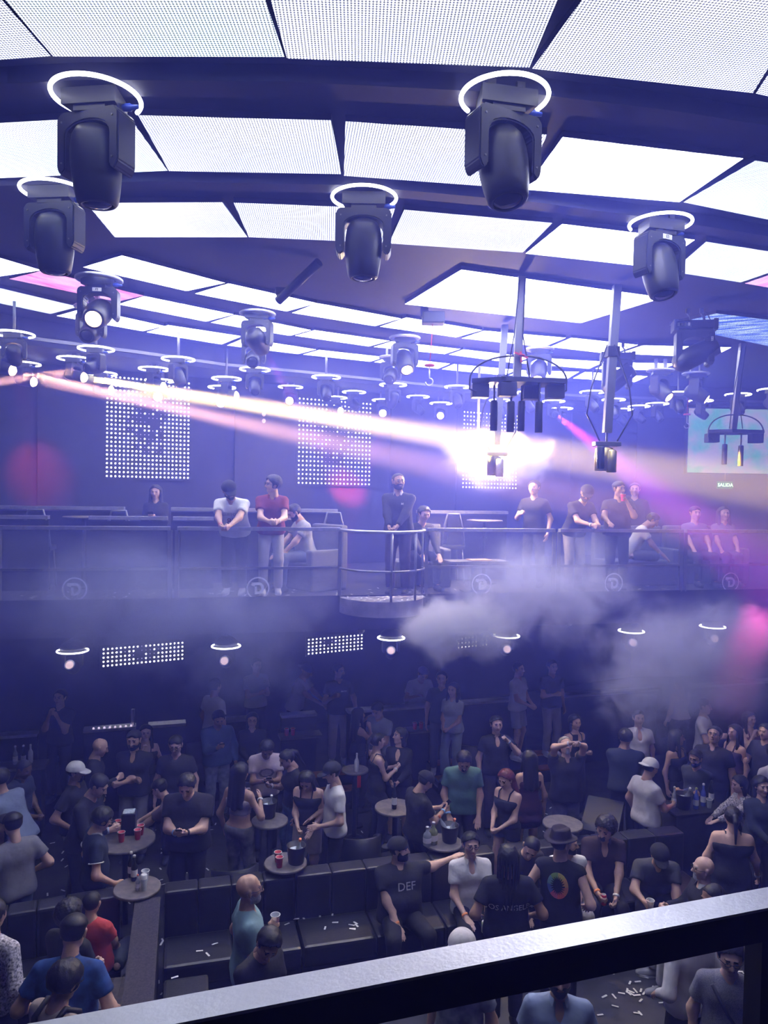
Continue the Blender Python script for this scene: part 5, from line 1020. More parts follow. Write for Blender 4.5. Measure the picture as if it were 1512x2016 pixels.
person('woman in a low-cut black wrap dress looking aside', 788, 1433, 165, 'fold', (.02, .018, .022), 'long', (.025, .02, .03), 'skirt', hair='bob', skin=0, h=1.66, fem=True, nod=-12, hy=-50, neck=.3)
person('man in a pale grey tee looking down, held by a companion', 740, 1387, 150, 'fold', (.3, .32, .38), 'tee', (.05, .05, .07), hair='fade', skin=1, nod=24, lod=0)
person('woman in black with her arm round the man in the grey tee', 707, 1394, 300, 'drink', BK, 'tank', hair='longf', skin=1, h=1.66, fem=True, lod=0, L=((-.2, .3, .02), 'flat', (1, 0, 0)))
person('man in a black tee with white script lettering and a black cap', 848, 1522, 292, 'phone', BK, 'tee', (.02, .02, .025), hair=('buzz', 'cap'), skin=1, h=1.7, fat=1.3, nod=34, beard='goatee', prt=[('Amb', .11, False, .32, .12, (.75, .75, .78), 1), ('Yours', .11, False, .14, .12, (.75, .75, .78), 1)], band=(0, (.3, .6, .9)), key='M21')
person('man in a green tee looking down with both arms lowered', 915, 1488, 180, 'down', (.07, .16, .15), 'tee', (.04, .04, .05), hair='short', skin=1, h=1.8, fat=1.1, nod=38, glasses=True, R=((.17, .16, -.56), 'flat', (0, 0, -1)), L=((-.17, .2, -.56), 'flat', (0, 0, -1)), band=(0, (.35, .6, .95)), beard='goatee')
person('woman with long red hair in a black bodysuit', 992, 1519, 138, 'fold', (.02, .018, .02), 'tank', (.02, .018, .02), 'hot', hair='long', hc='r', skin=0, h=1.66, fem=True, nod=20, shoes=(.03, .03, .03))
person('man in a black open-collar shirt raising a fist', 978, 1410, 188, 'down', BK, 'polo', (.04, .03, .04), hair='short', skin=0, h=1.78, neck=.2, L=((-.1, .28, .0), 'fist', (1, 0, 0)), band=(1, (.5, .6, .8)))
person('grey-haired man in a black polo filming with a raised phone', 1112, 1449, 186, 'up', (.02, .02, .028), 'polo', (.07, .07, .1), hair='buzz', hc='g', skin=0, h=1.78, fat=1.18, nod=-18, beard='goatee', band=[(0, (.75, .75, .75)), (1, (.75, .75, .75))], ppat='denim', key='M25')
person('woman in a black strap top behind the filming man', 1133, 1408, 200, 'cross', BK, 'tank', hair='bob', skin=1, h=1.66, fem=True, lod=0)
person('man in an open white shirt half veiled by smoke', 1258, 1399, 180, 'down', (.62, .58, .62), 'shirt', (.2, .24, .36), hair='short', skin=1, h=1.74, neck=.28, lod=0)
person('man in dark navy with a pale belt hem seen from behind in the smoke', 1232, 1434, 345, 'fold', (.025, .03, .06), 'long', (.03, .035, .05), hair='short', skin=1, h=1.78, fat=1.25, lean=10, lod=0)
person('man in a white textured tee and backwards white cap pouring a drink', 1286, 1494, 292, 'hold', (.66, .63, .68), 'tee', (.02, .02, .03), hair=('buzz', 'capback'), capc=(.66, .66, .7), skin=1, h=1.71, fat=1.12, nod=18, R=((.12, .34, -.36), 'grip', (-1, 0, 0)), key='M29')
person('woman in a black strap top with a white-striped skirt in the right crowd', 1334, 1437, 215, 'down', BK, 'tank', (.03, .03, .04), 'skirt', hair='longf', skin=1, h=1.66, fem=True, hy=40, lod=0)
person('man in a white tee half hidden behind the man with raised chin', 1388, 1377, 235, 'hold', (.62, .58, .6), 'tee', (.05, .05, .07), hair='fade', skin=1, h=1.76, lod=0)
person('man in a black polo and glasses raising his chin to talk', 1408, 1430, 140, 'down', (.02, .02, .03), 'polo', (.04, .04, .06), hair='short', skin=1, h=1.78, fat=1.25, nod=-14, glasses=True, band=(0, (.02, .02, .02)))
person('man in a dark denim shirt and glasses with folded arms by the bottles', 1368, 1478, 130, 'cross', (.03, .04, .07), 'long', hair='short', skin=1, h=1.62, glasses=True, beard='beard', nod=12)
person('woman in a dark strap top turning away beside the black polo', 1446, 1427, 110, 'down', (.06, .03, .05), 'tank', hair='longf', skin=1, h=1.66, fem=True, lod=0)
person('woman in a red-brown top with a raised hand in the right crowd', 1477, 1402, 195, 'drink', (.18, .05, .05), 'tank', hair='longf', skin=1, h=1.64, fem=True, lod=0)
person('guest in dark clothes leaning in at the far right of the crowd', 1507, 1425, 120, 'hold', (.03, .03, .05), 'tee', hair='short', skin=1, lod=0)
person('guest in a white tee with dark arched lettering at the far right', 1528, 1468, 195, 'down', (.62, .6, .64), 'tee', hair='short', skin=1, h=1.76, prt=[('JEL', .1, False, .36, 0, (.05, .05, .1), 1), ('of', .05, False, .28, 0, (.05, .05, .1), 1), ('ANGELES', .05, False, .2, 0, (.05, .05, .1), 1)])
person('woman in navy with dark bobbed hair at the far right', 1500, 1530, 185, 'fold', (.03, .035, .07), 'long', hair='bob', skin=0, h=1.66, fem=True, fat=1.15)
person('woman in a black strap dress seen from behind with one arm hanging', 1443, 1588, 348, 'down', (.015, .015, .02), 'dress', BK, 'skirt', hair='tied', skin=0, h=1.66, fem=True, fat=1.4, R=((.26, .1, -.62), 'relax', (-1, 0, 0)), band=(0, (.6, .6, .65)))
person('woman in a leopard print top reaching across the cloth table', 1453, 1528, 95, 'table', (.45, .42, .45), 'long', hair='bob', skin=0, h=1.55, fem=True, lean=24, spat='leo', L=((-.12, .5, -.35), 'flat', (0, 0, -1)))
person('woman in a dark red short dress seen from behind near the steps', 1042, 1478, 10, 'down', (.06, .015, .025), 'dress', (.05, .015, .02), 'skirt', hair='longf', skin=1, h=1.66, fem=True, lod=0)

# ------------------------------------------------------------------ people in the near booths
person('bald bearded man in a pale teal tee holding a drink in profile', 492, 1722, 286, 'drink', (.2, .34, .38), 'tee', (.05, .05, .07), hair='bald', hc='g', skin=1, h=1.8, fat=1.15, beard='beard', glasses=True, R=((.06, .18, -.2), 'grip', (-1, .1, 0)), L=((-.2, .1, -.5), 'relax', (1, 0, 0)), key='F1')
person('man with dark hair bowing his head in shade before the teal tee', 540, 1842, 230, 'fold', BK, 'tee', hair='short', skin=1, h=1.74, nod=34, hy=-30)
person('heavy bearded seated man in a black printed tee with a backwards cap', 786, 1650, 196, 'lap', (.03, .03, .035), 'tee', (.018, .018, .022), hair=('buzz', 'capback'), skin=0, h=1.72, sit=.5, fat=1.45, hy=62, lean=-6, beard='bigbeard', band=(0, (1, .35, .12)), prt=('DEF', .12, False, .33, -.04, (.62, .62, .68), 1), R=((.1, .3, -.52), 'flat', (0, 0, -1)), L=((-.6, -.22, -.1), 'flat', (0, 0, -1)), key='F3')
person('man with glasses in a white short-sleeved shirt seated on the sofa', 928, 1641, 188, 'lap', (.76, .74, .78), 'shirt', (.018, .018, .022), hair='short', skin=0, h=1.78, sit=.47, lean=2, glasses=True, neck=.14, band=(0, (1, .35, .12)), R=((.12, .32, -.46), 'flat', (0, 0, -1)), L=((-.1, .36, -.48), 'grip', (1, 0, 0)), key='F4')
person('man with long braids in a black tee with city lettering on the back', 1000, 1663, 2, 'hips', (.014, .014, .018), 'tee', (.02, .02, .025), hair='braids', skin=2, h=1.78, fat=1.15, prt=('LOS ANGELES', .076, True, .27, 0, (.6, .58, .62), 1))
def wreath():
    me = B(); n = 40
    for k in range(n):
        a0, a1 = 2 * math.pi * k / n, 2 * math.pi * (k + .97) / n; w = .03 + .012 * ((k * 7) % 3)
        me.add([(.1 * math.cos(a0) - 0, .125 * math.sin(a0), 0), (.1 * math.cos(a1), .125 * math.sin(a1), 0), ((.1 - w) * math.cos(a1), (.125 - w) * math.sin(a1), 0), ((.1 - w) * math.cos(a0), (.125 - w) * math.sin(a0), 0)], [(0, 1, 2, 3)])
    return me
def wr(cs):
    out = []
    for j, c in enumerate(cs):
        me = B(); n = 8
        for k in range(n):
            a0 = 2 * math.pi * (j / len(cs) + k / n / len(cs)); a1 = a0 + 2 * math.pi / len(cs) / n * .95; w = .035 + .012 * ((k * 5 + j) % 3)
            me.add([(.105 * math.cos(a0), .13 * math.sin(a0), 0), (.105 * math.cos(a1), .13 * math.sin(a1), 0), ((.105 - w) * math.cos(a1), (.13 - w) * math.sin(a1), 0), ((.105 - w) * math.cos(a0), (.13 - w) * math.sin(a0), 0)], [(0, 1, 2, 3)])
        out.append((me.mesh('print'), 1, True, .32, 0, c, 1))
    return out
person('man in a dark fedora and black shirt with a rainbow ring', 1106, 1634, 335, 'hips', (.014, .014, .018), 'sleeveless', (.02, .02, .025), hair=('buzz', 'fedora'), capc=(.03, .02, .022), skin=0, h=1.8, fat=1.08, band=(0, (1, .35, .12)), hy=-35, prt=wr([(.9, .45, .1), (.75, .65, .1), (.3, .5, .15), (.25, .5, .6), (.12, .2, .6), (.7, .15, .3), (.85, .15, .12), (.9, .3, .1)]))
person('man with a beard in a white vest and beige trousers seated behind the fedora', 1121, 1642, 182, 'fold', (.7, .7, .72), 'sleeveless', (.36, .32, .28), hair='buzz', skin=1, h=1.66, sit=.47, lean=12, hy=70, beard='beard')
person('man with a moustache in a dark plum shirt seated with a red can', 1194, 1614, 172, 'lap', (.04, .022, .03), 'shirt', (.03, .025, .03), hair='curly', skin=1, h=1.9, sit=.47, lean=8, nod=20, hy=-28, neck=.22, beard='goatee', band=[(0, (1, .35, .12)), (1, (.7, .7, .7))], R=((.1, .34, -.44), 'grip', (-1, 0, 0)), L=((-.08, .36, -.46), 'grip', (1, 0, 0)), key='F8')
person('heavy man in a charcoal tee and dark cap seated with a clear cup', 1302, 1672, 172, 'lap', (.05, .052, .06), 'tee', (.03, .03, .035), hair=('buzz', 'cap'), skin=1, h=1.7, sit=.48, fat=1.3, lean=34, nod=16, R=((.16, .36, -.26), 'grip', (-1, 0, 0)), key='F9')
person('bald older man with white goatee in a black jacket, seated', 1384, 1687, 88, 'lap', (.02, .02, .025), 'long', (.6, .58, .6), hair='bald', hc='w', skin=0, h=1.76, sit=.47, beard='goatee', glasses=True, collar=(.7, .7, .72), shoes=(.34, .34, .38), R=((.1, .36, -.3), 'grip', (-1, 0, 0)), L=((-.06, .36, -.3), 'grip', (1, 0, 0)))
person('balding man with dark skin just above the steel rail beside the goateed man', 1398, 1744, 105, 'fold', BK, 'long', hair='buzz', skin=2, h=1.74, nod=16)
person('guest bowing forward beside the long braids', 1052, 1660, 195, 'lap', (.03, .02, .03), 'tee', hair='buzz', skin=0, h=1.76, sit=.47, lean=14, nod=36, hy=-30)
person('man in an orange-red tee with a shaved nape seated with his back to us', 183, 1754, 352, 'lap', (.62, .07, .07), 'tee', (.1, .12, .18), hair='buzz', skin=1, h=1.56, lean=-8, sit=.47, tuck=True, nod=10, fat=1.08)
person('man with curly black hair in a black shirt with his back to us', 138, 1773, 335, 'fold', (.016, .016, .02), 'shirt', (.04, .04, .05), hair='curly', skin=0, h=1.66, fat=1.1)
person('man in a mottled blue short-sleeved shirt seen from behind', 150, 1799, 2, 'hips', (.02, .07, .26), 'shirt', (.22, .28, .42), hair='fade', skin=1, h=1.84, fat=1.25, lean=10, nod=18, spat='camo')
person('man in a beige tee with black straps and glasses pushed to the ear', 141, 1892, 328, 'fold', (.4, .33, .29), 'tee', (.04, .04, .05), hair='full', skin=1, h=1.81, fat=1.15, glasses=True, nod=20, key='F16')
person('guest in a white lace patterned long shirt at the edge of the booth', -12, 1772, 345, 'hips', (.5, .47, .55), 'long', (.05, .05, .07), hair='short', skin=1, h=1.76, fat=1.15, spat='leo')
person('man in a pale blue short-sleeved shirt below the steel rail', 1102, 1888, 172, 'down', (.32, .4, .6), 'shirt', (.04, .04, .06), hair='short', skin=1, h=1.78, fat=1.12, beard='beard', neck=.1)
person('man in a grey marl tee with glasses and a shoulder strap behind the glass', 1440, 1857, 162, 'down', (.2, .2, .25), 'tee', (.05, .05, .07), hair='short', skin=0, h=1.76, glasses=True, nod=10, spat='marl', key='F19')
person('man in a white long-sleeved shirt and black trousers below the rail', 1356, 1790, 20, 'hips', (.66, .64, .68), 'long', BK, hair='fade', skin=1, h=1.7)
person('guest in a white cap and faded camouflage below the steel rail', 908, 1836, 150, 'down', (.24, .26, .3), 'shirt', (.2, .22, .27), hair=('buzz', 'cap'), capc=(.72, .68, .68), skin=1, h=1.76, spat='camo', ppat='camo')

# ------------------------------------------------------------------ things held in the hands
def held(name, info, i, parts, lab, cat, up=True, tilt=0):
    p = info['hand'][i]; root = empty(name, p, lab, cat, None, info['rz'])
    for nm, b, m in parts: b.build(nm, m, root)
    return root
def phone_parts(): return [('body', B().box((0, 0, 0), (.075, .15, .009), bev=.003), M_PLAST), ('screen', B().box((0, 0, .0052), (.069, .142, .001)), M_SCREENOFF)]
def phone(key, lab, hands=(0,), rx=55):
    i = PERSONS[key]; p = sum((i['hand'][h] for h in hands), V()) / len(hands) + V((0, 0, .03)); root = empty('phone', p, lab, 'phone', None, i['rz']); root.rotation_euler = (math.radians(rx), 0, i['rz'])
    for nm, b, m in phone_parts(): b.build(nm, m, root)
phone('M9', 'black phone held in both hands by the large man in black', (0, 1), 40); phone('M4', 'phone held by the man in the blue sweatshirt', (0,), 30); phone('M14', 'phone held by the man in the pale printed tee', (0, 1), 40); phone('M15', 'phone held by the woman in blue jeans', (0,), 35)
phone('M25', 'phone raised overhead by the man in the black polo', (0, 1), 95); phone('M21', 'phone held by the man in the black script tee', (0, 1), 40); phone('B1', 'phone in the hands of the woman behind the gallery ledge', (0, 1), 40)
def cup_parts(c, r=.042, h=.115): return [('cup_body', B().lathe([(r * .68, 0), (r * .72, .004), (r * .97, h - .008), (r, h - .006), (r, h), (r * .93, h), (r * .66, .008), (.001, .008)], 18, cap=False), c), ('rim', B().torus(r, .003, (0, 0, h), 18, 5), M_WHITE)]
def held_cup(key, i, lab, m, liquid=None):
    pp = cup_parts(m); p = PERSONS[key]; root = empty('cup', p['hand'][i] + p['palm'][i] * .03 + V((0, 0, -.05)), lab, 'cup')
    for nm, b, mm in pp: b.build(nm, mm, root)
    if liquid: B().lathe([(.001, .07), (.034, .07), (.028, .01), (.001, .01)], 16, cap=False).build('drink', liquid, root)
held_cup('F1', 0, 'clear cup of red drink with a straw held by the man in the teal tee', M_CLEAR, mat('red_drink', (.35, .03, .05), .2)); held_cup('B8', 1, 'red cup at the lips of the drinking man in the gallery', M_RED); held_cup('F9', 0, 'clear cup held by the heavy man in charcoal', M_CLEAR)
def can(key, i, lab, c):
    p = PERSONS[key]; root = empty('drink_can', p['hand'][i] + p['palm'][i] * .03 + V((0, 0, -.06)), lab, 'can'); B().lathe([(.024, 0), (.031, .008), (.031, .11), (.026, .12)], 16).build('can_body', c, root); B().lathe([(.025, .119), (.025, .122)], 14).build('lid', M_STEEL, root)
can('F8', 0, 'red drink can held by the man in plum', M_RED); can('F4', 1, 'pale green drink can held by the man in the white shirt', mat('pale_green_can', (.45, .5, .3), .35))
p_ = PERSONS['B9']; root = empty('video_camera', p_['hand'][0] + V((0, 0, .06)), 'small video camera with a lit display at the back of the gallery', 'camera', rz=p_['rz']); B().box((0, 0, 0), (.12, .16, .1), bev=.01).build('body', M_PLAST, root); B().lathe([(.03, 0), (.035, .1)], 14, (0, .08, 0), 'y').build('lens', M_LENSD, root); B().box((0, -.084, .0), (.08, .004, .06)).build('display', mat('display_lit', (.5, .5, .6), .4, emit=(.8, .8, 1), es=1.2, sample=False), root)
p_ = PERSONS['F16']['root']
# ------------------------------------------------------------------ table ware
def cup(px, py, z, lab, m=M_RED, grp=None):
    p = onz(px, py, z); root = empty('cup', p, lab, 'cup', grp)
    for nm, b, mm in cup_parts(m): b.build(nm, mm, root)
G_ = 'red party cups'
cup(271, 1652, 1.05, 'front red party cup on the crowded wood table', grp=G_); cup(277, 1643, 1.05, 'red party cup right behind the front one on the crowded wood table', grp=G_); cup(239, 1657, 1.05, 'red party cup by the glasses of the man in the navy polo', grp=G_); cup(232, 1634, 1.05, 'red party cup at the far side of the crowded wood table', grp=G_); cup(247, 1630, 1.05, 'red party cup with a blue dot inside beside the ice box', grp=G_)
cup(550, 1707, 1.0, 'front red party cup on the small table behind the sofa', grp=G_); cup(547, 1697, 1.0, 'rear red party cup on the small table behind the sofa', grp=G_)
cup(286, 1735, 1.0, 'clear plastic cup on the table of flip-top bottles', M_CLEAR); cup(1396, 1590, 1.0, 'clear cup beside the bucket on the cloth table', M_CLEAR)
for a_, b_, zt_, cups_, lab in ((547, 628, 1.07, ((561, 'red party cup in the niche under the tier ledge'), (573, 'second red party cup in the niche under the tier ledge')), 'two red cups in a niche'), (795, 850, 1.0, ((810, 'red party cup on the shelf beside the bending man'), (822, 'second red party cup on the shelf beside the bending man')), 'red cups beside the bending man')):   # shelves under the ledge
    a, c = tp(a_) - T_N * .18, tp(b_) - T_N * .18; o = B().bar(a + V((0, 0, zt_ - .02)), c + V((0, 0, zt_ - .02)), .28, .04).build('wall_shelf', M_GREYM); tag(o, 'grey shelf under the tier ledge carrying ' + lab, 'shelf')
    for px_, l_ in cups_:
        root = empty('cup', tp(px_) - T_N * .2 + V((0, 0, zt_)), l_, 'cup', G_)
        for nm, b, mm in cup_parts(M_RED): b.build(nm, mm, root)
def bottle(px, py, z, lab, c, capm=M_WHITE, h=.27, r=.034, rot=None):
    p = onz(px, py, z); root = empty('bottle', p, lab, 'bottle', 'bottles on the tables'); B().lathe([(r * .9, 0), (r, .01), (r, h * .55), (r * .85, h * .64), (r * .4, h * .76), (r * .36, h * .95)], 16).build('glass', c, root); B().lathe([(r * .45, h * .93), (r * .45, h), (r * .3, h + .006)], 12).build('cap', capm, root); B().lathe([(r + .0008, h * .18), (r + .0008, h * .45)], 16, cap=False).build('paper_label', M_TAG, root)
    if rot: root.rotation_euler = rot
MB_, MC_ = mat('dark_glass', (.02, .025, .02), .1), mat('clear_bottle', (.45, .5, .62), .08, alpha=.6)
MO = mat('orange_cap', (.8, .2, .05), .4); MBL = mat('blue_label_bottle', (.08, .12, .5), .2)
bottle(258, 1726, 1.0, 'dark flip-top bottle on the wood table beside the navy polo', MB_); bottle(264, 1733, 1.0, 'second dark flip-top bottle on the wood table beside the navy polo', MB_); bottle(271, 1752, 1.0, 'small clear bottle with an orange cap on the wood table', MC_, MO, .16, .024)
bottle(702, 1519, 1.05, 'white wrapped bottle on the small table behind the halter dress', M_TAG); bottle(776, 1592, 1.05, 'tall dark bottle on the table beside the black script tee', MB_, M_BLACK, .34); bottle(1327, 1588, 1.0, 'clear bottle at the edge of the cloth table', MC_); bottle(1370, 1592, 1.0, 'blue bottle with a pale cap on the cloth table', MBL, mat('lime_cap', (.5, .6, .1), .4), .28); bottle(1384, 1586, 1.0, 'blue bottle standing behind the other one on the cloth table', MBL, M_WHITE, .3); bottle(1400, 1580, 1.0, 'dark bottle at the back of the cloth table', MB_, M_BLACK, .3)
bottle(853, 1661, 1.0, 'olive glass bottle on the table behind the seated man with the cap', mat('olive_glass', (.2, .22, .1), .15), M_STEEL, .26, .05); bottle(841, 1664, 1.0, 'square clear decanter on the table behind the seated man with the cap', MC_, M_STEEL, .22, .05)
def bucket(px, py, z, lab, cap_c=MO, n=2):
    p = onz(px, py, z); root = empty('ice_bucket', p, lab, 'bucket', 'black ice buckets'); B().lathe([(.08, 0), (.085, .005), (.108, .19), (.112, .2), (.102, .2), (.075, .02), (.001, .02)], 24, cap=False).build('pail', M_PLAST, root); B().lathe([(.095, .14), (.06, .15), (.001, .145)], 16, cap=False).build('ice', mat('ice', (.6, .68, .8), .15, noise=.3, nscale=40), root)
    for k in range(n):
        a = 1.2 + 2.4 * k; r2 = empty('bottle', p + V((.02 * math.cos(a), .02 * math.sin(a), .04)), lab.replace('ice bucket', 'bottle leaning in the ice bucket') if n == 1 else ('first ' if k == 0 else 'second ') + 'bottle leaning in the ' + lab, 'bottle', 'bottles on ice'); r2.rotation_euler = (.35 * math.sin(a), .45 * math.cos(a), 0)
        B().lathe([(.03, 0), (.032, .01), (.032, .16), (.012, .22), (.012, .26)], 14).build('glass', MC_, r2); B().lathe([(.015, .25), (.015, .285)], 10).build('cap', cap_c, r2)
bucket(583, 1698, 1.0, 'black ice bucket behind the sofa', n=1); bucket(885, 1656, 1.0, 'black ice bucket behind the man in the white shirt', n=2); bucket(1346, 1591, 1.0, 'black ice bucket on the cloth table', M_WHITE, 1); bucket(528, 1608, 1.05, 'black ice bucket beside the acid-wash jeans', M_WHITE, 1)
ib = onz(254, 1640, 1.05); root = empty('ice_box', ib, 'tall black ice box among the red cups', 'box', rz=.2); B().box((0, 0, .13), (.16, .16, .26), bev=.012).build('body', M_PLAST, root); B().box((0, 0, .262), (.13, .13, .01)).build('ice', _mats['ice'], root)
nr = onz(283, 1752, 1.0); root = empty('rolled_napkin', nr, 'rolled white napkin in a glass on the wood table', 'napkin'); B().lathe([(.032, 0), (.036, .12), (.033, .12), (.028, .01)], 16, cap=False).build('tumbler', M_CLEAR, root); B().lathe([(.001, .01), (.024, .01), (.03, .1), (.035, .16), (.02, .17), (.001, .14)], 14, cap=False).build('napkin', M_TAG, root)
lt = onz(704, 1548, .62); root = empty('red_light_patch', lt, 'small upright red panel standing in for red beam light beside the halter dress', 'light patch', rz=.3); B().box((0, 0, .08), (.1, .03, .2), bev=.008).build('panel', mat('red_light_paint', (.8, .05, .03), .35), root); B().lathe([(.012, -.62), (.012, 0)], 8).build('stand', M_BLACK, root); B().lathe([(.1, -.62), (.09, -.6)], 14).build('foot', M_BLACK, root)  # added panel, its red colour stands in for a patch of red beam light
st_ = onz(572, 1640, .12); root = empty('red_light_block', V((st_.x, st_.y, 0)), 'low red block standing in for red beam light behind the woman in jeans', 'box'); B().box((0, 0, .12), (.16, .1, .16), bev=.01).build('panel', _mats['red_light_paint'], root); B().box((0, 0, .02), (.18, .12, .04)).build('base', M_BLACK, root)  # added block, a spot of red beam light painted as its colour
bt_ = onz(42, 1505, 1.05); root = empty('bar_table', V((bt_.x, bt_.y, 0)), 'dim bar table with bottles and glasses beside the navy polo', 'table', rz=.24); B().box((0, 0, 1.03), (.7, .35, .04), bev=.006).build('tabletop', M_GREYM, root); B().box((0, 0, .5), (.6, .28, 1.0)).build('body', M_BLACK, root)
for k, (dx, lab) in enumerate(((-12, 'clear bottle at the wall end of the dim bar table'), (4, 'dark bottle in the middle of the dim bar table'), (18, 'white labelled bottle at the open end of the dim bar table'))): bottle(42 + dx, 1503 - dx * .1, 1.05, lab, (MC_, MB_, M_TAG)[k])
cp_ = tp(262); root = empty('pale_post', V((cp_.x, cp_.y, 1.37)), 'short pale post standing on the tier ledge behind the bald man', 'post'); B().box((0, 0, .13), (.05, .05, .26), bev=.006).build('post', M_STEEL, root)
root = empty('light_string', V((tp(222).x, tp(222).y, 1.37)), 'row of tiny white lights along the tier ledge behind the bald man', 'light string')
for k in range(8): B().lathe([(.0, .03), (.014, .024), (.018, .01), (.016, 0)], 8, T_DIR * (-.28 + .08 * k) - T_N * .06, cap=False).build('light', M_DOTD, root)
for y_ in (816, 829):
    p = onplane(517, y_, W_P, W_N); root = empty('wall_spot', p - W_N * .05, ('upper' if y_ < 820 else 'lower') + ' of two small round wall lamps between the dot screens', 'lamp', 'small round wall lamps'); B().lathe([(.05, 0), (.06, .02), (.05, .05)], 14, (0, 0, 0), 'y').build('housing', M_PLAST, root); B().lathe([(.0, -.02), (.03, -.015), (.045, 0)], 14, (0, 0, 0), 'y', cap=False).build('lens', mat('lens_faint', emit=(.8, .55, .65), es=.8), root)
# chains, straps
i_ = PERSONS['F16']['root']
for sx in (-1, 1): B().tube([(.1 * sx, .14, 1.2), (.1 * sx, .1, 1.43), (.095 * sx, 0, 1.505), (.09 * sx, -.1, 1.44), (.02 * sx, -.16, 1.2), (-.05 * sx, -.16, 1.05)], .022, 6).build('strap', M_BLACK, i_).scale = (1.05, 1.06, 1.03)
B().tube([(.13, .1, 1.43), (.02, .16, 1.25), (-.15, .15, 1.02), (-.2, .05, .95)], .014, 6).build('shoulder_strap', M_BLACK, PERSONS['F19']['root'])

# ------------------------------------------------------------------ paper confetti: too many to count
def confetti(name, pts, lab, m):
    b = B(); r = random.Random(3)
    for p in pts:
        a = r.random() * 6.28; dx, dy = .034 * math.cos(a), .034 * math.sin(a); nx, ny = -.01 * math.sin(a), .01 * math.cos(a); z = p.z + .004
        b.add([(p.x - dx - nx, p.y - dy - ny, z), (p.x + dx - nx, p.y + dy - ny, z + .004), (p.x + dx + nx, p.y + dy + ny, z + .006), (p.x - dx + nx, p.y - dy + ny, z + .001)], [(0, 1, 2, 3)])
    o = b.build(name, m); return tag(o, lab, 'confetti', None, 'stuff')
M_PAPER = mat('confetti_paper', (.82, .82, .84), .7)
r = random.Random(11); pts = []
for _ in range(420):
    x, y = r.uniform(0, 1500), r.uniform(1560, 2000); pts.append(onz(x, y, .003))
for _ in range(40): pts.append(onz(r.uniform(1180, 1340), r.uniform(1860, 2000), .003))
for _ in range(30): pts.append(onz(r.uniform(1080, 1300), r.uniform(1640, 1730), .003))
confetti('floor_confetti', pts, 'white paper confetti strips scattered over the dark lower floor', M_PAPER)
pts = [onz(x, y, .455) for x, y in ((318, 1858), (393, 1873), (409, 1880), (423, 1859), (565, 1820), (344, 1925), (583, 1810), (597, 1808), (630, 1803), (655, 1800), (660, 1817), (694, 1830), (702, 1823), (692, 1822), (53, 1926), (72, 1933), (230, 1866), (700, 1818), (694, 1829), (640, 1828))]
confetti('sofa_confetti', pts, 'white paper confetti strips lying on the black sofa seats', M_PAPER)
pts = []
for _ in range(70): a = r.uniform(math.pi, 2 * math.pi); q = PR * math.sqrt(r.random()); pts.append(pc + E_DIR * q * math.cos(a) + E_N * q * math.sin(a) + V((0, 0, BALC + .003)))
for _ in range(90): pts.append(eb(r.uniform(0, 1340)) + E_N * r.uniform(.1, .9) + V((0, 0, BALC + .003)))
confetti('gallery_confetti', pts, 'white paper confetti strips on the gallery floor and round podium', M_PAPER)

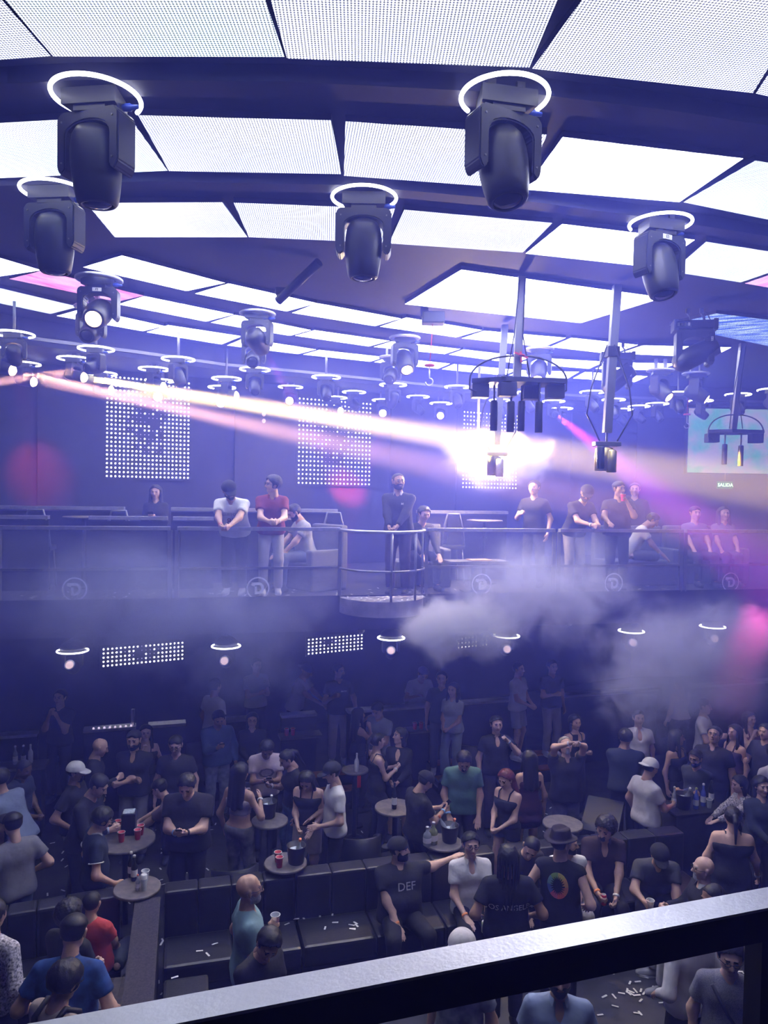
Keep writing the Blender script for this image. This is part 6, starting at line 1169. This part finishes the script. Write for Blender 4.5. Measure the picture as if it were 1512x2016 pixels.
# ------------------------------------------------------------------ haze and smoke
for z0_, z1_, k_, lab in ((3.5, 7.56, 1.0, 'thin bluish stage haze filling the upper half of the room'),):
    hz = B().prism([(-12.2, -5.8), (18.4, -5.8), (18.4, WB.y + .2), (WB.x + .1, WB.y - .15), WA + W_DIR * .3 - W_N * .12], z0_, z1_).build('haze', vol_mat('haze_volume', (.17, .2, 1.0), HAZE_DENS * k_, .3, absn=.6)); tag(hz, lab, 'haze', None, 'stuff')
def smoke(px, py, d, rx, ry, rz, dens, lab, col=(.58, .62, 1), scale=2.0, lo=.66, hi=.98, seed=1):
    bm = bmesh.new(); bmesh.ops.create_icosphere(bm, subdivisions=3, radius=1); me = bpy.data.meshes.new('smoke'); bm.to_mesh(me); bm.free()
    o = link('smoke_cloud', me, None, vol_mat('smoke_%d' % seed, col, dens, .1, (scale, seed, lo, hi), absn=.8), aty(px, py, d)); o.scale = (rx, ry, rz); tag(o, lab, 'smoke', None, 'stuff')
smoke(905, 1235, 9.5, 1.3, .8, .8, 6, 'dense pale smoke puff billowing below the round podium', col=(.75, .77, 1), scale=2.2, lo=.68, hi=.9, seed=1)
smoke(1060, 1165, 9.7, 2.1, .8, 1.2, 2.6, 'smoke drifting up in front of the middle of the gallery glass', seed=2)
smoke(290, 1205, 9.2, 3.6, .7, 1.35, 1.5, 'broad thin smoke in front of the gallery glass with the emblems', scale=1.3, lo=.5, hi=1.05, seed=3)
smoke(1350, 1320, 9.9, 2.3, 1.2, 1.7, 2.4, 'large smoke bank rolling over the right side of the lower crowd', seed=4)
smoke(985, 905, 12.4, 1.7, .9, .85, 3.5, 'glowing smoke around the bright flash above the gallery', scale=2.4, seed=5)
smoke(1480, 1255, 9.8, .9, .6, .75, 3.5, 'puff of smoke lit pink at the right end of the gallery', scale=2.2, seed=6)
smoke(470, 1330, 10.6, 1.8, .8, .9, .9, 'smoke hanging under the gallery above the blue sweatshirt', seed=7)
# flash lamp inside the smoke and the pink wash at the right
fp_ = aty(942, 885, 12.1); root = empty('flash_lamp', fp_, 'bright warm flash lamp glaring through the smoke above the gallery', 'stage light'); B().lathe([(.16, 0), (.13, .12), (.08, .18)], 20, (0, 0, 0), 'y').build('housing', M_PLAST, root); B().lathe([(.001, -.012), (.1, -.01), (.15, 0), (.15, .01)], 20, (0, 0, 0), 'y', cap=False).build('lens', mat('flash_lens', (1, 1, 1), .3, emit=(1, .82, .6), es=40, sample=False), root); B().bar((0, .1, .1), (0, .1, SOFF - fp_.z), .04, .04, up=V((0, 1, 0))).build('hanger', M_GREYM, root)
pl = bpy.data.lights.new('flash', 'POINT'); pl.energy = 500; pl.color = (1, .72, .5); pl.shadow_soft_size = .12; po = bpy.data.objects.new('flash', pl); COL.objects.link(po); po.location = fp_ + V((0, -.2, 0))
beam(None, aty(1640, 760, 10.8), aty(1478, 1258, 9.8), (1, .03, .3), 6000, 9).name = 'pink_stage_light_offscreen'
